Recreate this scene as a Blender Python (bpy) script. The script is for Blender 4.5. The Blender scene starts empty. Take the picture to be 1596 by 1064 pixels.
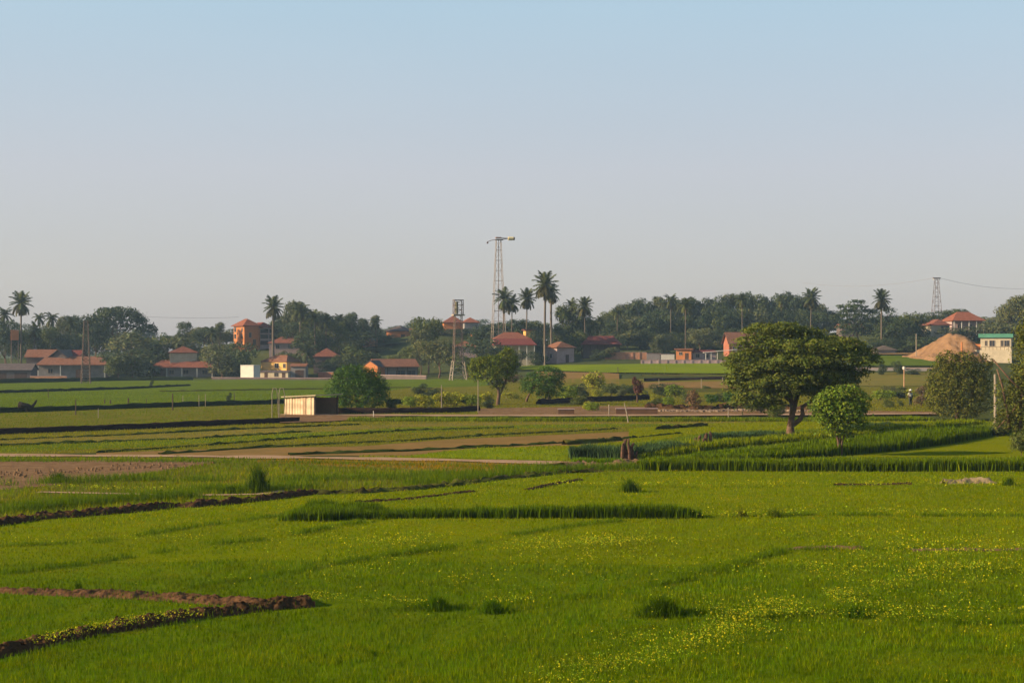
import bpy, math, random
import numpy as np
from mathutils import Vector, Matrix
R = math.radians
rng = np.random.default_rng(7)
random.seed(7)
SC = bpy.context.scene
COL = SC.collection

# ------------------------------------------------------------------ camera
CH = 7.0; F = 2217.0; PITCH = math.atan(16 / F)
cam_d = bpy.data.cameras.new("camera"); cam = bpy.data.objects.new("camera", cam_d); COL.objects.link(cam)
cam.location = (0, 0, CH); cam.rotation_euler = (math.pi / 2 + PITCH, 0, 0)
cam_d.sensor_width = 36; cam_d.lens = F / 1596 * 36; cam_d.clip_start = 0.5; cam_d.clip_end = 12000
SC.camera = cam

# ------------------------------------------------------------------ world, sun, exposure
SUN_AZ = R(-103)      # compass angle from +Y towards +X: low sun, far left and a little behind the camera
SUN_EL = R(22)
world = bpy.data.worlds.new("World"); SC.world = world; world.use_nodes = True
wn = world.node_tree.nodes; wl = world.node_tree.links
for n in list(wn): wn.remove(n)
wo = wn.new('ShaderNodeOutputWorld'); bg = wn.new('ShaderNodeBackground')
sky = wn.new('ShaderNodeTexSky'); sky.sky_type = 'NISHITA'; sky.sun_disc = False
sky.sun_elevation = SUN_EL; sky.sun_rotation = SUN_AZ; sky.air_density = 1.0; sky.dust_density = 2.0; sky.ozone_density = 1.5
# a milky dry-season sky: the Nishita sky veiled by grey-blue haze that thickens towards the horizon
tc = wn.new('ShaderNodeTexCoord'); sx = wn.new('ShaderNodeSeparateXYZ'); rp = wn.new('ShaderNodeValToRGB'); mx = wn.new('ShaderNodeMix')
mx.data_type = 'RGBA'
wl.new(tc.outputs['Generated'], sx.inputs[0]); wl.new(sx.outputs['Z'], rp.inputs[0])
K = 3.35
rp.color_ramp.elements[0].position = 0.0; rp.color_ramp.elements[0].color = (0.48*K, 0.46*K, 0.475*K, 1)
rp.color_ramp.elements[1].position = 1.0; rp.color_ramp.elements[1].color = (0.12*K, 0.22*K, 0.42*K, 1)
for p, c in ((0.05, (0.52, 0.507, 0.515)), (0.125, (0.55, 0.56, 0.615)), (0.235, (0.47, 0.628, 0.74)), (0.5, (0.17, 0.33, 0.54))):
    e = rp.color_ramp.elements.new(p); e.color = (c[0]*K, c[1]*K, c[2]*K, 1)
mx.inputs['Factor'].default_value = 0.87
wl.new(sky.outputs[0], mx.inputs[6]); wl.new(rp.outputs[0], mx.inputs[7])
hn = wn.new('ShaderNodeTexNoise'); hn.inputs['Scale'].default_value = 1.6; hn.inputs['Detail'].default_value = 3; hmp = wn.new('ShaderNodeMapping'); hmp.inputs['Scale'].default_value = (1, 1, 5)
hr = wn.new('ShaderNodeValToRGB'); hr.color_ramp.elements[0].color = (.95, .955, .965, 1); hr.color_ramp.elements[1].color = (1.05, 1.045, 1.035, 1); hm_ = wn.new('ShaderNodeMix'); hm_.data_type = 'RGBA'; hm_.blend_type = 'MULTIPLY'; hm_.inputs['Factor'].default_value = 1
wl.new(tc.outputs['Generated'], hmp.inputs[0]); wl.new(hmp.outputs[0], hn.inputs['Vector']); wl.new(hn.outputs['Fac'], hr.inputs[0]); wl.new(mx.outputs[2], hm_.inputs[6]); wl.new(hr.outputs[0], hm_.inputs[7])
wl.new(hm_.outputs[2], bg.inputs[0]); wl.new(bg.outputs[0], wo.inputs[0])
bg.inputs[1].default_value = 0.15
sd = bpy.data.lights.new("sun", 'SUN'); sd.energy = 5.0; sd.angle = R(0.6); sd.color = (1.0, 0.80, 0.55)
sun = bpy.data.objects.new("sun", sd); COL.objects.link(sun)
dirv = Vector((math.sin(SUN_AZ) * math.cos(SUN_EL), math.cos(SUN_AZ) * math.cos(SUN_EL), math.sin(SUN_EL)))
sun.rotation_euler = dirv.to_track_quat('Z', 'Y').to_euler(); sun.location = (-60, 40, 60)
SC.view_settings.view_transform = 'Standard'; SC.view_settings.look = 'None'
SC.view_settings.gamma = 1.0; SC.view_settings.exposure = 0.9; SC.view_settings.use_curve_mapping = False
SC.cycles.volume_bounces = 0; SC.cycles.max_bounces = 6; SC.cycles.transparent_max_bounces = 4

# ------------------------------------------------------------------ terrain height
def smooth(t):
    t = np.clip(t, 0, 1); return t * t * (3 - 2 * t)
_uu = np.arange(-600, 2201, 10.0)
def _tab(pts):
    a = np.interp(_uu, [p[0] for p in pts], [p[1] for p in pts])
    k = np.ones(9) / 9; return np.convolve(np.pad(a, 4, 'edge'), k, 'valid')
_G = _tab([(-600, 0), (520, 0), (700, 1.0), (900, 4.2), (1150, 4.2), (1400, 6), (2200, 6)])
_H = _tab([(-600, 4), (0, 4), (150, 5), (230, 6), (300, 8), (360, 10), (600, 11), (690, 13), (760, 9), (850, 6), (1100, 6), (1250, 7), (1350, 9), (1450, 10), (2200, 10)])
def H(x, y):
    x = np.asarray(x, float); y = np.asarray(y, float)
    u = np.clip(798 + x / np.maximum(y, 60) * F, -590, 2190)
    g = np.interp(u, _uu, _G); h = np.interp(u, _uu, _H)
    z = g * smooth((y - 230) / 150) + h * smooth((y - 365) / 100)
    return z - 6 * smooth((y - 620) / 500)
def vnoise(x, y, s, seed=0):
    r = np.random.default_rng(seed); g = r.random((257, 257)); X = x / s; Y = y / s
    xi = np.floor(X).astype(int); yi = np.floor(Y).astype(int); fx = smooth(X - xi); fy = smooth(Y - yi)
    G = lambda i, j: g[i % 257, j % 257]
    return (G(xi, yi)*(1-fx)*(1-fy) + G(xi+1, yi)*fx*(1-fy) + G(xi, yi+1)*(1-fx)*fy + G(xi+1, yi+1)*fx*fy)
ca, sa = math.cos(PITCH), math.sin(PITCH)
def ray(u, v):
    dx = (np.asarray(u, float) - 798) / F; up = (532 - np.asarray(v, float)) / F
    return dx, ca - sa * up, sa + ca * up
def cast(u, v):
    """pixel of the photograph -> point of the ground it looks at"""
    u, v = np.broadcast_arrays(np.asarray(u, float), np.asarray(v, float))
    dx, dy, dz = ray(u, v)
    ts = np.geomspace(12, 900, 700)
    out = np.full(u.shape, 900.0); done = np.zeros(u.shape, bool); prev = np.full(u.shape, 5.0); pt = 12.0
    for t in ts:
        f = CH + dz * t - H(dx * t, dy * t)
        hit = (~done) & (f <= 0)
        w = prev / np.maximum(prev - f, 1e-9)
        out = np.where(hit, pt + (t - pt) * w, out); done |= hit; prev = f; pt = t
    return np.stack([dx * out, dy * out, H(dx * out, dy * out)], -1)
def project(x, y, z):
    zc = y * ca + (z - CH) * sa; yc = -y * sa + (z - CH) * ca
    return 798 + F * x / zc, 532 - F * yc / zc
def cpt(u, v): return Vector(cast(u, v).tolist())
def at(u, D):
    x = (u - 798) / F * D; return Vector((x, D, float(H(x, D))))
def z_at(v, D): return CH + D * (548 - v) / F

# ------------------------------------------------------------------ materials
MATS = {}
def srgb(r, g, b):
    f = lambda c: (c / 255 / 12.92) if c <= 10 else ((c / 255 + .055) / 1.055) ** 2.4
    return (f(r), f(g), f(b))
def mat(name, c1, c2=None, scale=1.0, rough=0.85, bump=0.0, bscale=None, spec=0.0, trans=0.0, attr=False, rand=0.0, wave=None, metal=0.0):
    if name in MATS: return MATS[name]
    m = bpy.data.materials.new(name); m.use_nodes = True; nt = m.node_tree; N = nt.nodes; L = nt.links
    b = N['Principled BSDF']; b.inputs['Roughness'].default_value = rough; b.inputs['Specular IOR Level'].default_value = spec
    b.inputs['Metallic'].default_value = metal
    co = N.new('ShaderNodeTexCoord'); nz = N.new('ShaderNodeTexNoise'); nz.inputs['Scale'].default_value = scale; nz.inputs['Detail'].default_value = 6
    nz.inputs['Roughness'].default_value = 0.65
    L.new(co.outputs['Object'], nz.inputs['Vector'])
    cr = N.new('ShaderNodeValToRGB'); cr.color_ramp.elements[0].position = 0.32; cr.color_ramp.elements[1].position = 0.68
    c2 = c2 or tuple(c * 0.75 for c in c1)
    cr.color_ramp.elements[0].color = (*c2, 1); cr.color_ramp.elements[1].color = (*c1, 1)
    L.new(nz.outputs['Fac'], cr.inputs[0]); out = cr.outputs[0]
    def mul(a, bsock):
        q = N.new('ShaderNodeMix'); q.data_type = 'RGBA'; q.blend_type = 'MULTIPLY'; q.inputs['Factor'].default_value = 1
        L.new(a, q.inputs[6]); L.new(bsock, q.inputs[7]); return q.outputs[2]
    if attr:
        a = N.new('ShaderNodeAttribute'); a.attribute_name = 'tint'; out = mul(out, a.outputs['Color'])
    if rand:
        oi = N.new('ShaderNodeObjectInfo'); r2 = N.new('ShaderNodeValToRGB')
        r2.color_ramp.elements[0].color = (1 - rand, 1 - rand * .9, 1 - rand * .5, 1); r2.color_ramp.elements[1].color = (1 + rand, 1 + rand * .6, 1 - rand * .3, 1)
        L.new(oi.outputs['Random'], r2.inputs[0]); out = mul(out, r2.outputs[0])
    if wave:
        wv = N.new('ShaderNodeTexWave'); wv.wave_type = 'BANDS'; wv.bands_direction = wave[0]; wv.inputs['Scale'].default_value = wave[1]
        wv.inputs['Distortion'].default_value = 0.6; L.new(co.outputs['Object'], wv.inputs['Vector'])
        r3 = N.new('ShaderNodeValToRGB'); r3.color_ramp.elements[0].color = (wave[2],) * 3 + (1,); r3.color_ramp.elements[1].color = (1, 1, 1, 1)
        L.new(wv.outputs['Fac'], r3.inputs[0]); out = mul(out, r3.outputs[0])
    L.new(out, b.inputs['Base Color'])
    if bump:
        bp = N.new('ShaderNodeBump'); bp.inputs['Strength'].default_value = 1; bp.inputs['Distance'].default_value = bump
        n2 = N.new('ShaderNodeTexNoise'); n2.inputs['Scale'].default_value = bscale or scale * 4; n2.inputs['Detail'].default_value = 5
        L.new(co.outputs['Object'], n2.inputs['Vector']); L.new(n2.outputs['Fac'], bp.inputs['Height']); L.new(bp.outputs[0], b.inputs['Normal'])
    if trans:
        tr = N.new('ShaderNodeBsdfTranslucent'); ms = N.new('ShaderNodeMixShader'); ms.inputs[0].default_value = trans
        L.new(out, tr.inputs[0]); L.new(b.outputs[0], ms.inputs[1]); L.new(tr.outputs[0], ms.inputs[2]); L.new(ms.outputs[0], N['Material Output'].inputs[0])
    MATS[name] = m; return m

# ------------------------------------------------------------------ object helpers
def tagp(o, label=None, cat=None, group=None, kind=None):
    if label: o['label'] = label
    if cat: o['category'] = cat
    if group: o['group'] = group
    if kind: o['kind'] = kind
    return o
def thing(name, label, cat, loc=(0, 0, 0), rz=0, group=None):
    o = bpy.data.objects.new(name, None); COL.objects.link(o); o.location = loc; o.rotation_euler = (0, 0, rz); o.empty_display_size = .5
    return tagp(o, label, cat, group)
def link(name, mesh, parent=None, loc=(0, 0, 0)):
    o = bpy.data.objects.new(name, mesh); COL.objects.link(o); o.location = loc
    if parent: o.parent = parent
    return o
def np_mesh(name, verts, loops, totals, material, col=None, smooth_=False):
    me = bpy.data.meshes.new(name); verts = np.asarray(verts, np.float32)
    me.vertices.add(len(verts)); me.vertices.foreach_set('co', verts.ravel())
    loops = np.asarray(loops, np.int32).ravel(); me.loops.add(len(loops)); me.loops.foreach_set('vertex_index', np.asarray(loops, np.int32).ravel())
    totals = np.asarray(totals, np.int32); starts = np.concatenate([[0], np.cumsum(totals)[:-1]]).astype(np.int32)
    me.polygons.add(len(totals)); me.polygons.foreach_set('loop_start', starts); me.polygons.foreach_set('loop_total', totals)
    if smooth_: me.polygons.foreach_set('use_smooth', np.ones(len(totals), bool))
    me.update(calc_edges=True)
    if col is not None:
        a = me.color_attributes.new('tint', 'FLOAT_COLOR', 'POINT')
        a.data.foreach_set('color', np.concatenate([col, np.ones((len(col), 1))], 1).astype(np.float32).ravel())
    me.materials.append(material); return me
class MB:
    def __init__(s): s.v = []; s.f = []
    def add(s, vs, fs):
        n = len(s.v); s.v += [tuple(v) for v in vs]; s.f += [tuple(i + n for i in f) for f in fs]; return s
    def box(s, x0, x1, y0, y1, z0, z1):
        return s.add([(x0,y0,z0),(x1,y0,z0),(x1,y1,z0),(x0,y1,z0),(x0,y0,z1),(x1,y0,z1),(x1,y1,z1),(x0,y1,z1)],
                     [(0,3,2,1),(4,5,6,7),(0,1,5,4),(1,2,6,5),(2,3,7,6),(3,0,4,7)])
    def tube(s, pts, rad, n=6):
        pts = [Vector(p) for p in pts]; rad = rad if isinstance(rad, (list, tuple)) else [rad] * len(pts)
        vs = []; fs = []
        for i, p in enumerate(pts):
            d = (pts[min(i + 1, len(pts) - 1)] - pts[max(i - 1, 0)]).normalized()
            a = d.orthogonal().normalized() if i == 0 else (a - d * a.dot(d)).normalized(); b = d.cross(a)
            vs += [p + (a * math.cos(2 * math.pi * k / n) + b * math.sin(2 * math.pi * k / n)) * rad[i] for k in range(n)]
        for i in range(len(pts) - 1):
            for k in range(n):
                k2 = (k + 1) % n; fs.append((i*n+k, i*n+k2, (i+1)*n+k2, (i+1)*n+k))
        fs.append(tuple(range(n))[::-1]); fs.append(tuple((len(pts)-1)*n + k for k in range(n)))
        return s.add(vs, fs)
    def mesh(s, name, material, sm=False):
        me = bpy.data.meshes.new(name); me.from_pydata(s.v, [], s.f); me.materials.append(material)
        if sm:
            for p in me.polygons: p.use_smooth = True
        return me
    def build(s, name, material, parent=None, sm=False, loc=(0,0,0)): return link(name, s.mesh(name, material, sm), parent, loc)

# ------------------------------------------------------------------ ground sheet
def axis(lim, step, far, k=1.25):
    a = list(np.arange(0, lim, step)); s = step
    while a[-1] < far: s *= k; a.append(a[-1] + s)
    return np.array(a)
gx = axis(300, 3.0, 5000); gx = np.concatenate([-gx[:0:-1], gx])
gy = np.concatenate([-axis(20, 10, 400)[:0:-1], axis(640, 4.0, 7000)])
GX, GY = np.meshgrid(gx, gy); GZ = H(GX, GY)
nx, ny = len(gx), len(gy)
idx = np.arange(nx * ny).reshape(ny, nx)
q = np.stack([idx[:-1, :-1], idx[:-1, 1:], idx[1:, 1:], idx[1:, :-1]], -1).reshape(-1, 4)
M_soilgrass = mat('meadow_ground', (0.070, 0.078, 0.022), (0.042, 0.052, 0.016), scale=0.08, bump=0.05, bscale=1.5)
me = np_mesh('ground', np.stack([GX, GY, GZ], -1).reshape(-1, 3), q, np.full(len(q), 4), M_soilgrass, smooth_=True)
tagp(link('ground', me), kind='structure')

# ------------------------------------------------------------------ fields
LUSH = mat('rice_lush', (0.105, 0.142, 0.003), (0.078, 0.118, 0.002), scale=0.25, spec=0)
OLIVE = mat('rice_olive', (0.150, 0.160, 0.002), (0.12, 0.14, 0.002), scale=0.12, spec=0)
GREEN = mat('crop_green', (0.095, 0.125, 0.010), (0.07, 0.10, 0.008), scale=0.07, spec=0)
DULL = mat('dull_grass', (0.135, 0.118, 0.016), (0.095, 0.092, 0.012), scale=0.2, spec=0)
TAN = mat('dry_stubble', (0.165, 0.125, 0.030), (0.11, 0.11, 0.020), scale=0.3)
PINK = mat('bare_soil', (0.215, 0.125, 0.045), (0.15, 0.10, 0.030), scale=0.35, bump=0.05, bscale=4)
BRIGHT = mat('bright_crop', (0.150, 0.185, 0.006), (0.115, 0.155, 0.005), scale=0.1)
SOIL = mat('red_earth', (0.215, 0.130, 0.066), (0.125, 0.072, 0.036), scale=1.1, bump=0.08, bscale=5)
SOILD = mat('dark_earth', (0.090, 0.048, 0.022), (0.035, 0.020, 0.010), scale=4.5, bump=0.05, bscale=9)
BANKG = mat('bank_weedy', (0.050, 0.066, 0.010), (0.026, 0.036, 0.008), scale=.9, bump=0.05, bscale=6)
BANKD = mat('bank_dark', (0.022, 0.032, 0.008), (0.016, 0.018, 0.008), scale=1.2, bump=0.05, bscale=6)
PATH = mat('path_sand', (0.36, 0.235, 0.14), (0.26, 0.165, 0.095), scale=0.8)
FIELDS = []
def pl(pts, u): return np.interp(u, [p[0] for p in pts], [p[1] for p in pts])
def field(name, u0, u1, up, low, m, lvl=1, bl=None, du=12, rows=6):
    """bl = (blade height m, density factor, rgb tint, spread) or None"""
    FIELDS.append((u0, u1, up, low, bl))
    us = np.linspace(u0, u1, max(3, int((u1 - u0) / du)))
    a, b = pl(up, us), pl(low, us)
    b = np.maximum(b, a + 0.05)
    t = np.linspace(0, 1, rows)[:, None]
    # rows evenly spaced in depth, not in the picture
    P0 = cast(us, a); P1 = cast(us, b)
    n = max(rows, int(np.abs(P0[:, 1] - P1[:, 1]).max() / 5)); t = np.linspace(0, 1, n)[:, None]
    X = P1[None, :, 0] * (1 - t) + P0[None, :, 0] * t; Y = P1[None, :, 1] * (1 - t) + P0[None, :, 1] * t
    Z = H(X, Y) + lvl * (0.008 + 0.00012 * Y) + 0.10 * smooth((Y - 220) / 60)
    V = np.stack([X, Y, Z], -1).reshape(-1, 3); nu = len(us)
    I = np.arange(len(V)).reshape(n, nu)
    q = np.stack([I[:-1, :-1], I[:-1, 1:], I[1:, 1:], I[1:, :-1]], -1).reshape(-1, 4)
    o = link(name, np_mesh(name, V, q, np.full(len(q), 4), m, smooth_=True)); tagp(o, kind='structure'); return o

W0, W1 = -420, 2020
RA = [(-420, 880), (-60, 826), (0, 818), (60, 809), (130, 804), (200, 798), (270, 790), (350, 786), (430, 777), (490, 769), (640, 763), (760, 749), (880, 735), (1000, 735), (2020, 735)]
pathl = [(-420, 705), (0, 709), (300, 711), (500, 712), (700, 716), (880, 721), (900, 722), (1000, 735), (2020, 735)]
mid = [(-420, 870), (0, 856), (700, 846), (1200, 848), (2020, 858)]
g_l = (0.20, 1.0, (0.95, 1.0, 1.0)); g_o = (0.16, 1.0, (1.35, 1.08, 1.0))
field('paddy_field', W0, W1, [(W0, 900), (0, 880), (500, 872), (1000, 880), (W1, 872)], [(W0, 1300), (W1, 1300)], LUSH, 1, (0.22, 1.0, (0.88, 0.93, 0.9)))
field('paddy_field', W0, W1, RA, [(W0, 900), (0, 880), (500, 872), (1000, 880), (W1, 872)], mat('rice_mid', (0.138, 0.160, 0.002), (0.105, 0.135, 0.002), scale=0.12, spec=0), 1, (0.16, 0.8, (1.20, 1.02, 1.0)))
field('meadow_field', W0, 1000, pathl, RA, DULL, 1, (0.22, 0.7, (.95, .95, 1.2)))
field('dry_verge', 400, 900, [(400, 717), (700, 720), (900, 728)], [(400, 722), (560, 730), (760, 738), (900, 734)], TAN, 2, (0.2, 0.7, (1.7, .85, 2.5)))
field('bare_field', W0, 345, [(W0, 717), (345, 718)], [(W0, 790), (-100, 772), (0, 764), (60, 759), (170, 746), (250, 735), (345, 719)], SOIL, 2, None)
field('wet_paddy', W0, 330, [(W0, 930), (0, 926), (330, 941)], [(W0, 1100), (0, 1014), (60, 1000), (330, 958)], LUSH, 2, (0.2, 1.2, (0.75, 0.95, 0.9)))
# strips between the dark wall and the sandy path
wl_ = [(-420, 690), (0, 673), (465, 656), (700, 652), (1260, 652), (2020, 652)]
s1 = [(-420, 701), (0, 686), (400, 668), (700, 659), (1000, 658), (1300, 657)]
s2 = [(-420, 704), (0, 695), (300, 684), (640, 666), (900, 661), (1300, 660)]
s3 = [(-420, 705), (0, 705), (200, 698), (560, 677), (800, 668), (1000, 665), (1300, 662)]
s4 = [(-420, 705), (0, 708), (150, 706), (400, 698), (560, 696), (700, 685), (1000, 672), (1130, 665), (1300, 663)]
s5 = [(-420, 705), (0, 708.5), (450, 710), (640, 711), (760, 698), (900, 694), (1050, 681), (1130, 672), (1300, 664)]
field('crop_strip', W0, 1300, wl_, s1, DULL, 1, (0.12, 0.6, (1.25, .95, 2.0)))
field('crop_strip', W0, 1300, s1, s2, TAN, 1, (0.08, 0.35, (1.5, 1.0, 3.0)))
field('crop_strip', W0, 1300, s2, s3, GREEN, 1, (0.12, 0.6, (1.18, 1.03, 1.6)))
field('crop_strip', W0, 1300, s3, s4, DULL, 1, (0.12, 0.55, (1.15, .92, 2.0)))
field('dirt_ground', 436, 600, [(436, 649), (600, 650)], [(436, 661), (520, 658), (600, 652)], SOIL, 6, None)
field('ploughed_strip', 150, 1300, s4, s5, PINK, 1, None)
field('crop_strip', 560, 1300, s5, pathl, OLIVE, 1, (0.14, 0.7, (1.1, 1.0, 1.3)))
field('bright_strip', 640, 885, [(640, 711), (700, 703), (760, 698), (820, 700), (885, 701)], [(640, 712), (885, 719)], BRIGHT, 2, (0.14, .8, (1.15, 1.15, 1.2)))
field('yellow_strip', 980, 1600, [(980, 668), (1100, 660), (1250, 657), (1600, 657)], [(980, 690), (1100, 688), (1300, 684), (1600, 668)], OLIVE, 2, (0.14, 0.7, (1.25, 1.05, 1.0)))
# right side between the crop rows
field('crop_bed', 890, W1, [(890, 700), (1000, 690), (1100, 676), (1300, 668), (1560, 658), (W1, 658)], [(890, 727), (1000, 734), (W1, 734)], GREEN, 3, (0.2, 0.6, (1.0, 1.0, 1.2)))
field('grazed_field', 1330, W1, [(1330, 708), (1400, 703), (1480, 694), (1560, 681), (W1, 681)], [(1330, 714), (W1, 714)], OLIVE, 4, (0.10, 0.5, (1.3, .95, 1.5)))
# left fields beyond the dark wall
dk = [(-420, 652), (0, 642), (430, 628), (640, 622), (745, 618)]
field('left_field', W0, 760, dk, [(-420, 690), (0, 673), (465, 653), (640, 647), (760, 646)], DULL, 2, (0.12, 0.6, (.80, .85, 2.0)))
field('left_field', W0, 760, [(-420, 600), (0, 597), (230, 593), (640, 591), (760, 592)], dk, GREEN, 1, (0.12, 0.5, (.80, .90, 2.2)))
field('orchard_ground', 500, 1460, [(500, 622), (640, 606), (760, 603), (820, 592), (1000, 592), (1140, 592), (1460, 590)], [(500, 648), (1460, 648)], DULL, 3, (0.2, 0.5, (1.1, 0.85, 1.8)))
field('dirt_ground', 745, 1460, [(745, 638), (960, 634), (1060, 638), (1460, 643)], [(745, 648), (1460, 648)], SOIL, 5, (0.16, 0.35, (1.3, .7, 6)))
field('dirt_ground', 835, 965, [(835, 580), (960, 583), (965, 584)], [(835, 596), (965, 600)], PINK, 3, None)
field('sunlit_field', 800, 1150, [(800, 571), (900, 570), (1000, 568.5), (1150, 568)], [(800, 577), (940, 582), (1150, 584)], BRIGHT, 4, (0.12, 0.5, (1.5, 1.25, 1.2)))
field('stubble_field', 1000, 1150, [(1000, 598), (1150, 596)], [(1000, 606), (1150, 607)], PINK, 5, None)
field('stubble_field', 1330, 1460, [(1330, 546), (1460, 546)], [(1330, 554), (1460, 554)], PINK, 5, None)
field('sunlit_field', 1330, 1460, [(1330, 556), (1460, 556)], [(1330, 572), (1460, 572)], GREEN, 5, (0.12, 0.5, (1.5, 1.25, 1.2)))
field('stubble_field', 1330, 1460, [(1330, 583), (1460, 582)], [(1330, 604), (1460, 603)], TAN, 5, None)

def strip_sheet(name, pts, w, m, lvl=3, step=1.5, dz=0.0):
    """a lane w metres wide that follows the ground"""
    P = cast([p[0] for p in pts], [p[1] for p in pts])[:, :2]
    d = np.concatenate([[0], np.cumsum(np.hypot(*np.diff(P, axis=0).T))]); s = np.linspace(0, d[-1], max(2, int(d[-1] / step)))
    C = np.stack([np.interp(s, d, P[:, 0]), np.interp(s, d, P[:, 1])], 1)
    T = np.gradient(C, axis=0); T /= np.linalg.norm(T, axis=1)[:, None] + 1e-9; Nn = np.stack([-T[:, 1], T[:, 0]], 1)
    ww = w * (0.5 + 0.12 * np.sin(s * 0.7) + 0.08 * rng.standard_normal(len(s)))[:, None]
    rows = [C + Nn * ww, C, C - Nn * ww]
    V = np.concatenate([np.column_stack([r, H(r[:, 0], r[:, 1]) + lvl * (0.008 + 0.00012 * r[:, 1]) + 0.10 * smooth((r[:, 1] - 220) / 60) + dz]) for r in rows])
    n = len(s); I = np.arange(3 * n).reshape(3, n)
    q = np.stack([I[:-1, :-1], I[:-1, 1:], I[1:, 1:], I[1:, :-1]], -1).reshape(-1, 4)
    return tagp(link(name, np_mesh(name, V, q, np.full(len(q), 4), m, smooth_=True)), kind='structure')
strip_sheet('path', [(-420, 706), (0, 710.5), (300, 712), (500, 714.5), (700, 718), (880, 723)], 2.2, PATH, 4)
strip_sheet('path', [(440, 648), (520, 649), (700, 650), (900, 650), (1130, 649), (1460, 647)], 3.0, PATH, 8)
strip_sheet('path', [(60, 768), (200, 771), (300, 773), (400, 772), (442, 766)], 0.5, PATH, 4)
strip_sheet('path', [(1330, 577), (1400, 577), (1460, 577)], 3, PATH, 8)

# ------------------------------------------------------------------ earth banks and walls that follow a line
def ridge(name, pts, width, height, m, step=0.3, prof='round', rough=0.25, sink=0.05, kind='structure', label=None, cat=None, lump=1.0):
    P = cast([p[0] for p in pts], [p[1] for p in pts])[:, :2]
    d = np.concatenate([[0], np.cumsum(np.hypot(*np.diff(P, axis=0).T))]); n = max(3, int(d[-1] / step)); s = np.linspace(0, d[-1], n)
    C = np.stack([np.interp(s, d, P[:, 0]), np.interp(s, d, P[:, 1])], 1)
    T = np.gradient(C, axis=0); T /= np.linalg.norm(T, axis=1)[:, None] + 1e-9; Nn = np.stack([-T[:, 1], T[:, 0]], 1)
    wv = width(s / d[-1]) if callable(width) else np.full(n, width); hv = height(s / d[-1]) if callable(height) else np.full(n, height)
    far_ = step >= .5
    # slow wander
    k = np.interp(s, np.linspace(0, d[-1], max(3, int(d[-1] / (7 if far_ else 1.6)))), rng.standard_normal(max(3, int(d[-1] / (7 if far_ else 1.6)))) * (.5 if far_ else .8))
    if prof == 'round':
        cr = [(-.5, -sink), (-.42, .25), (-.28, .7), (-.1, .97), (.1, 1.0), (.28, .75), (.42, .3), (.5, -sink)]
        if step < .2:
            aa = np.linspace(-.5, .5, 19); cr = [(a, float(np.interp(a, [c[0] for c in cr], [c[1] for c in cr]))) for a in aa]
    else: cr = [(-.5, -.3), (-.49, .55), (-.47, .98), (-.15, 1.0), (.15, 1.0), (.47, .98), (.49, .5), (.5, -.3)]
    V = []
    for (a, b) in cr:
        if step < .2: cl = (vnoise(s * 1 + 50, s * 0 + a * wv * 1.0 + 20, .30, 31) - .5) * .75 * hv + (vnoise(s + 50, s * 0 + a * wv + 20, .11, 32) - .5) * .45 * hv
        else: cl = 0
        jit = rng.standard_normal((n, 3)) * (rough * .4 if step < .2 else rough) * np.minimum(hv, .4)[:, None] * (0.5 if abs(a) == .5 else 1)
        off = a * wv * (1 + 0.12 * k) ; xy = C + Nn * off[:, None]
        z = H(xy[:, 0], xy[:, 1]) + b * hv * (1 + 0.2 * k * lump * (.4 if step < .2 else 1)) + cl * (1 if abs(a) < .47 else 0)
        V.append(np.column_stack([xy, z]) + jit)
    c = len(cr); V = np.concatenate(V); I = np.arange(c * n).reshape(c, n)
    q = np.stack([I[:-1, :-1], I[:-1, 1:], I[1:, 1:], I[1:, :-1]], -1).reshape(-1, 4)
    o = link(name, np_mesh(name, V, q, np.full(len(q), 4), m)); tagp(o, label, cat, kind=None if label else kind); return o
BANKM = mat('bank_turf', (0.070, 0.085, 0.010), (0.06, 0.045, 0.015), scale=1.2, bump=0.05, bscale=6)
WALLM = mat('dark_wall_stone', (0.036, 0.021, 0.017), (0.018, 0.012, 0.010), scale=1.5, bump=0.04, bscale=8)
ridge('earth_bank', [(-60, 921), (0, 922), (100, 926), (230, 931), (330, 938), (400, 943), (478, 941)], lambda t: .7 + .7 * t, lambda t: .12 + .05 * t, mat('bank_earth', (0.135, 0.070, 0.032), (0.070, 0.036, 0.018), scale=3.5, bump=0.05, bscale=9), .05)
ridge('earth_bank', [(478, 942), (400, 950), (330, 959), (250, 971), (150, 986), (60, 1006), (0, 1021), (-80, 1042)], lambda t: 1.0 - .45 * t, lambda t: .26 - .08 * t, SOILD, .05)
ridge('earth_bank', [(-120, 838), (-60, 826), (0, 818), (60, 809), (130, 804), (200, 798), (270, 790), (300, 790), (350, 786), (430, 777), (492, 769)], .8, .26, SOILD, .08)
ridge('earth_bank', [(492, 770), (560, 768), (640, 763), (700, 757), (760, 749), (880, 737), (930, 735)], .9, .16, BANKM, .3, rough=.5)
ridge('earth_bank', [(870, 733), (900, 728), (960, 727), (990, 724), (1005, 722)], 2.0, .3, SOIL, .25)
ridge('earth_bank', [(555, 784), (640, 778), (720, 768), (738, 766)], .4, .1, SOILD, .2)
ridge('earth_bank', [(820, 764), (870, 754), (905, 748)], .4, .10, SOILD, .2)
ridge('earth_bank', [(1225, 856), (1260, 855), (1300, 854), (1345, 855)], .5, .08, SOIL, .2)
ridge('earth_bank', [(1420, 858), (1480, 857), (1530, 858), (1596, 857)], .4, .07, SOIL, .2)
ridge('earth_bank', [(1300, 757), (1350, 756), (1420, 755)], .4, .1, SOILD, .2)
ridge('earth_bank', [(1470, 754), (1500, 753), (1545, 752)], .9, .22, mat('pale_earth', (0.34, 0.25, 0.13), (0.16, 0.11, 0.06), scale=1.5, bump=.05), .2)
ridge('earth_bank', [(-420, 655), (0, 644), (200, 637), (430, 630), (470, 628)], 1.2, .62, BANKD, 1.0, rough=.15)
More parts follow.
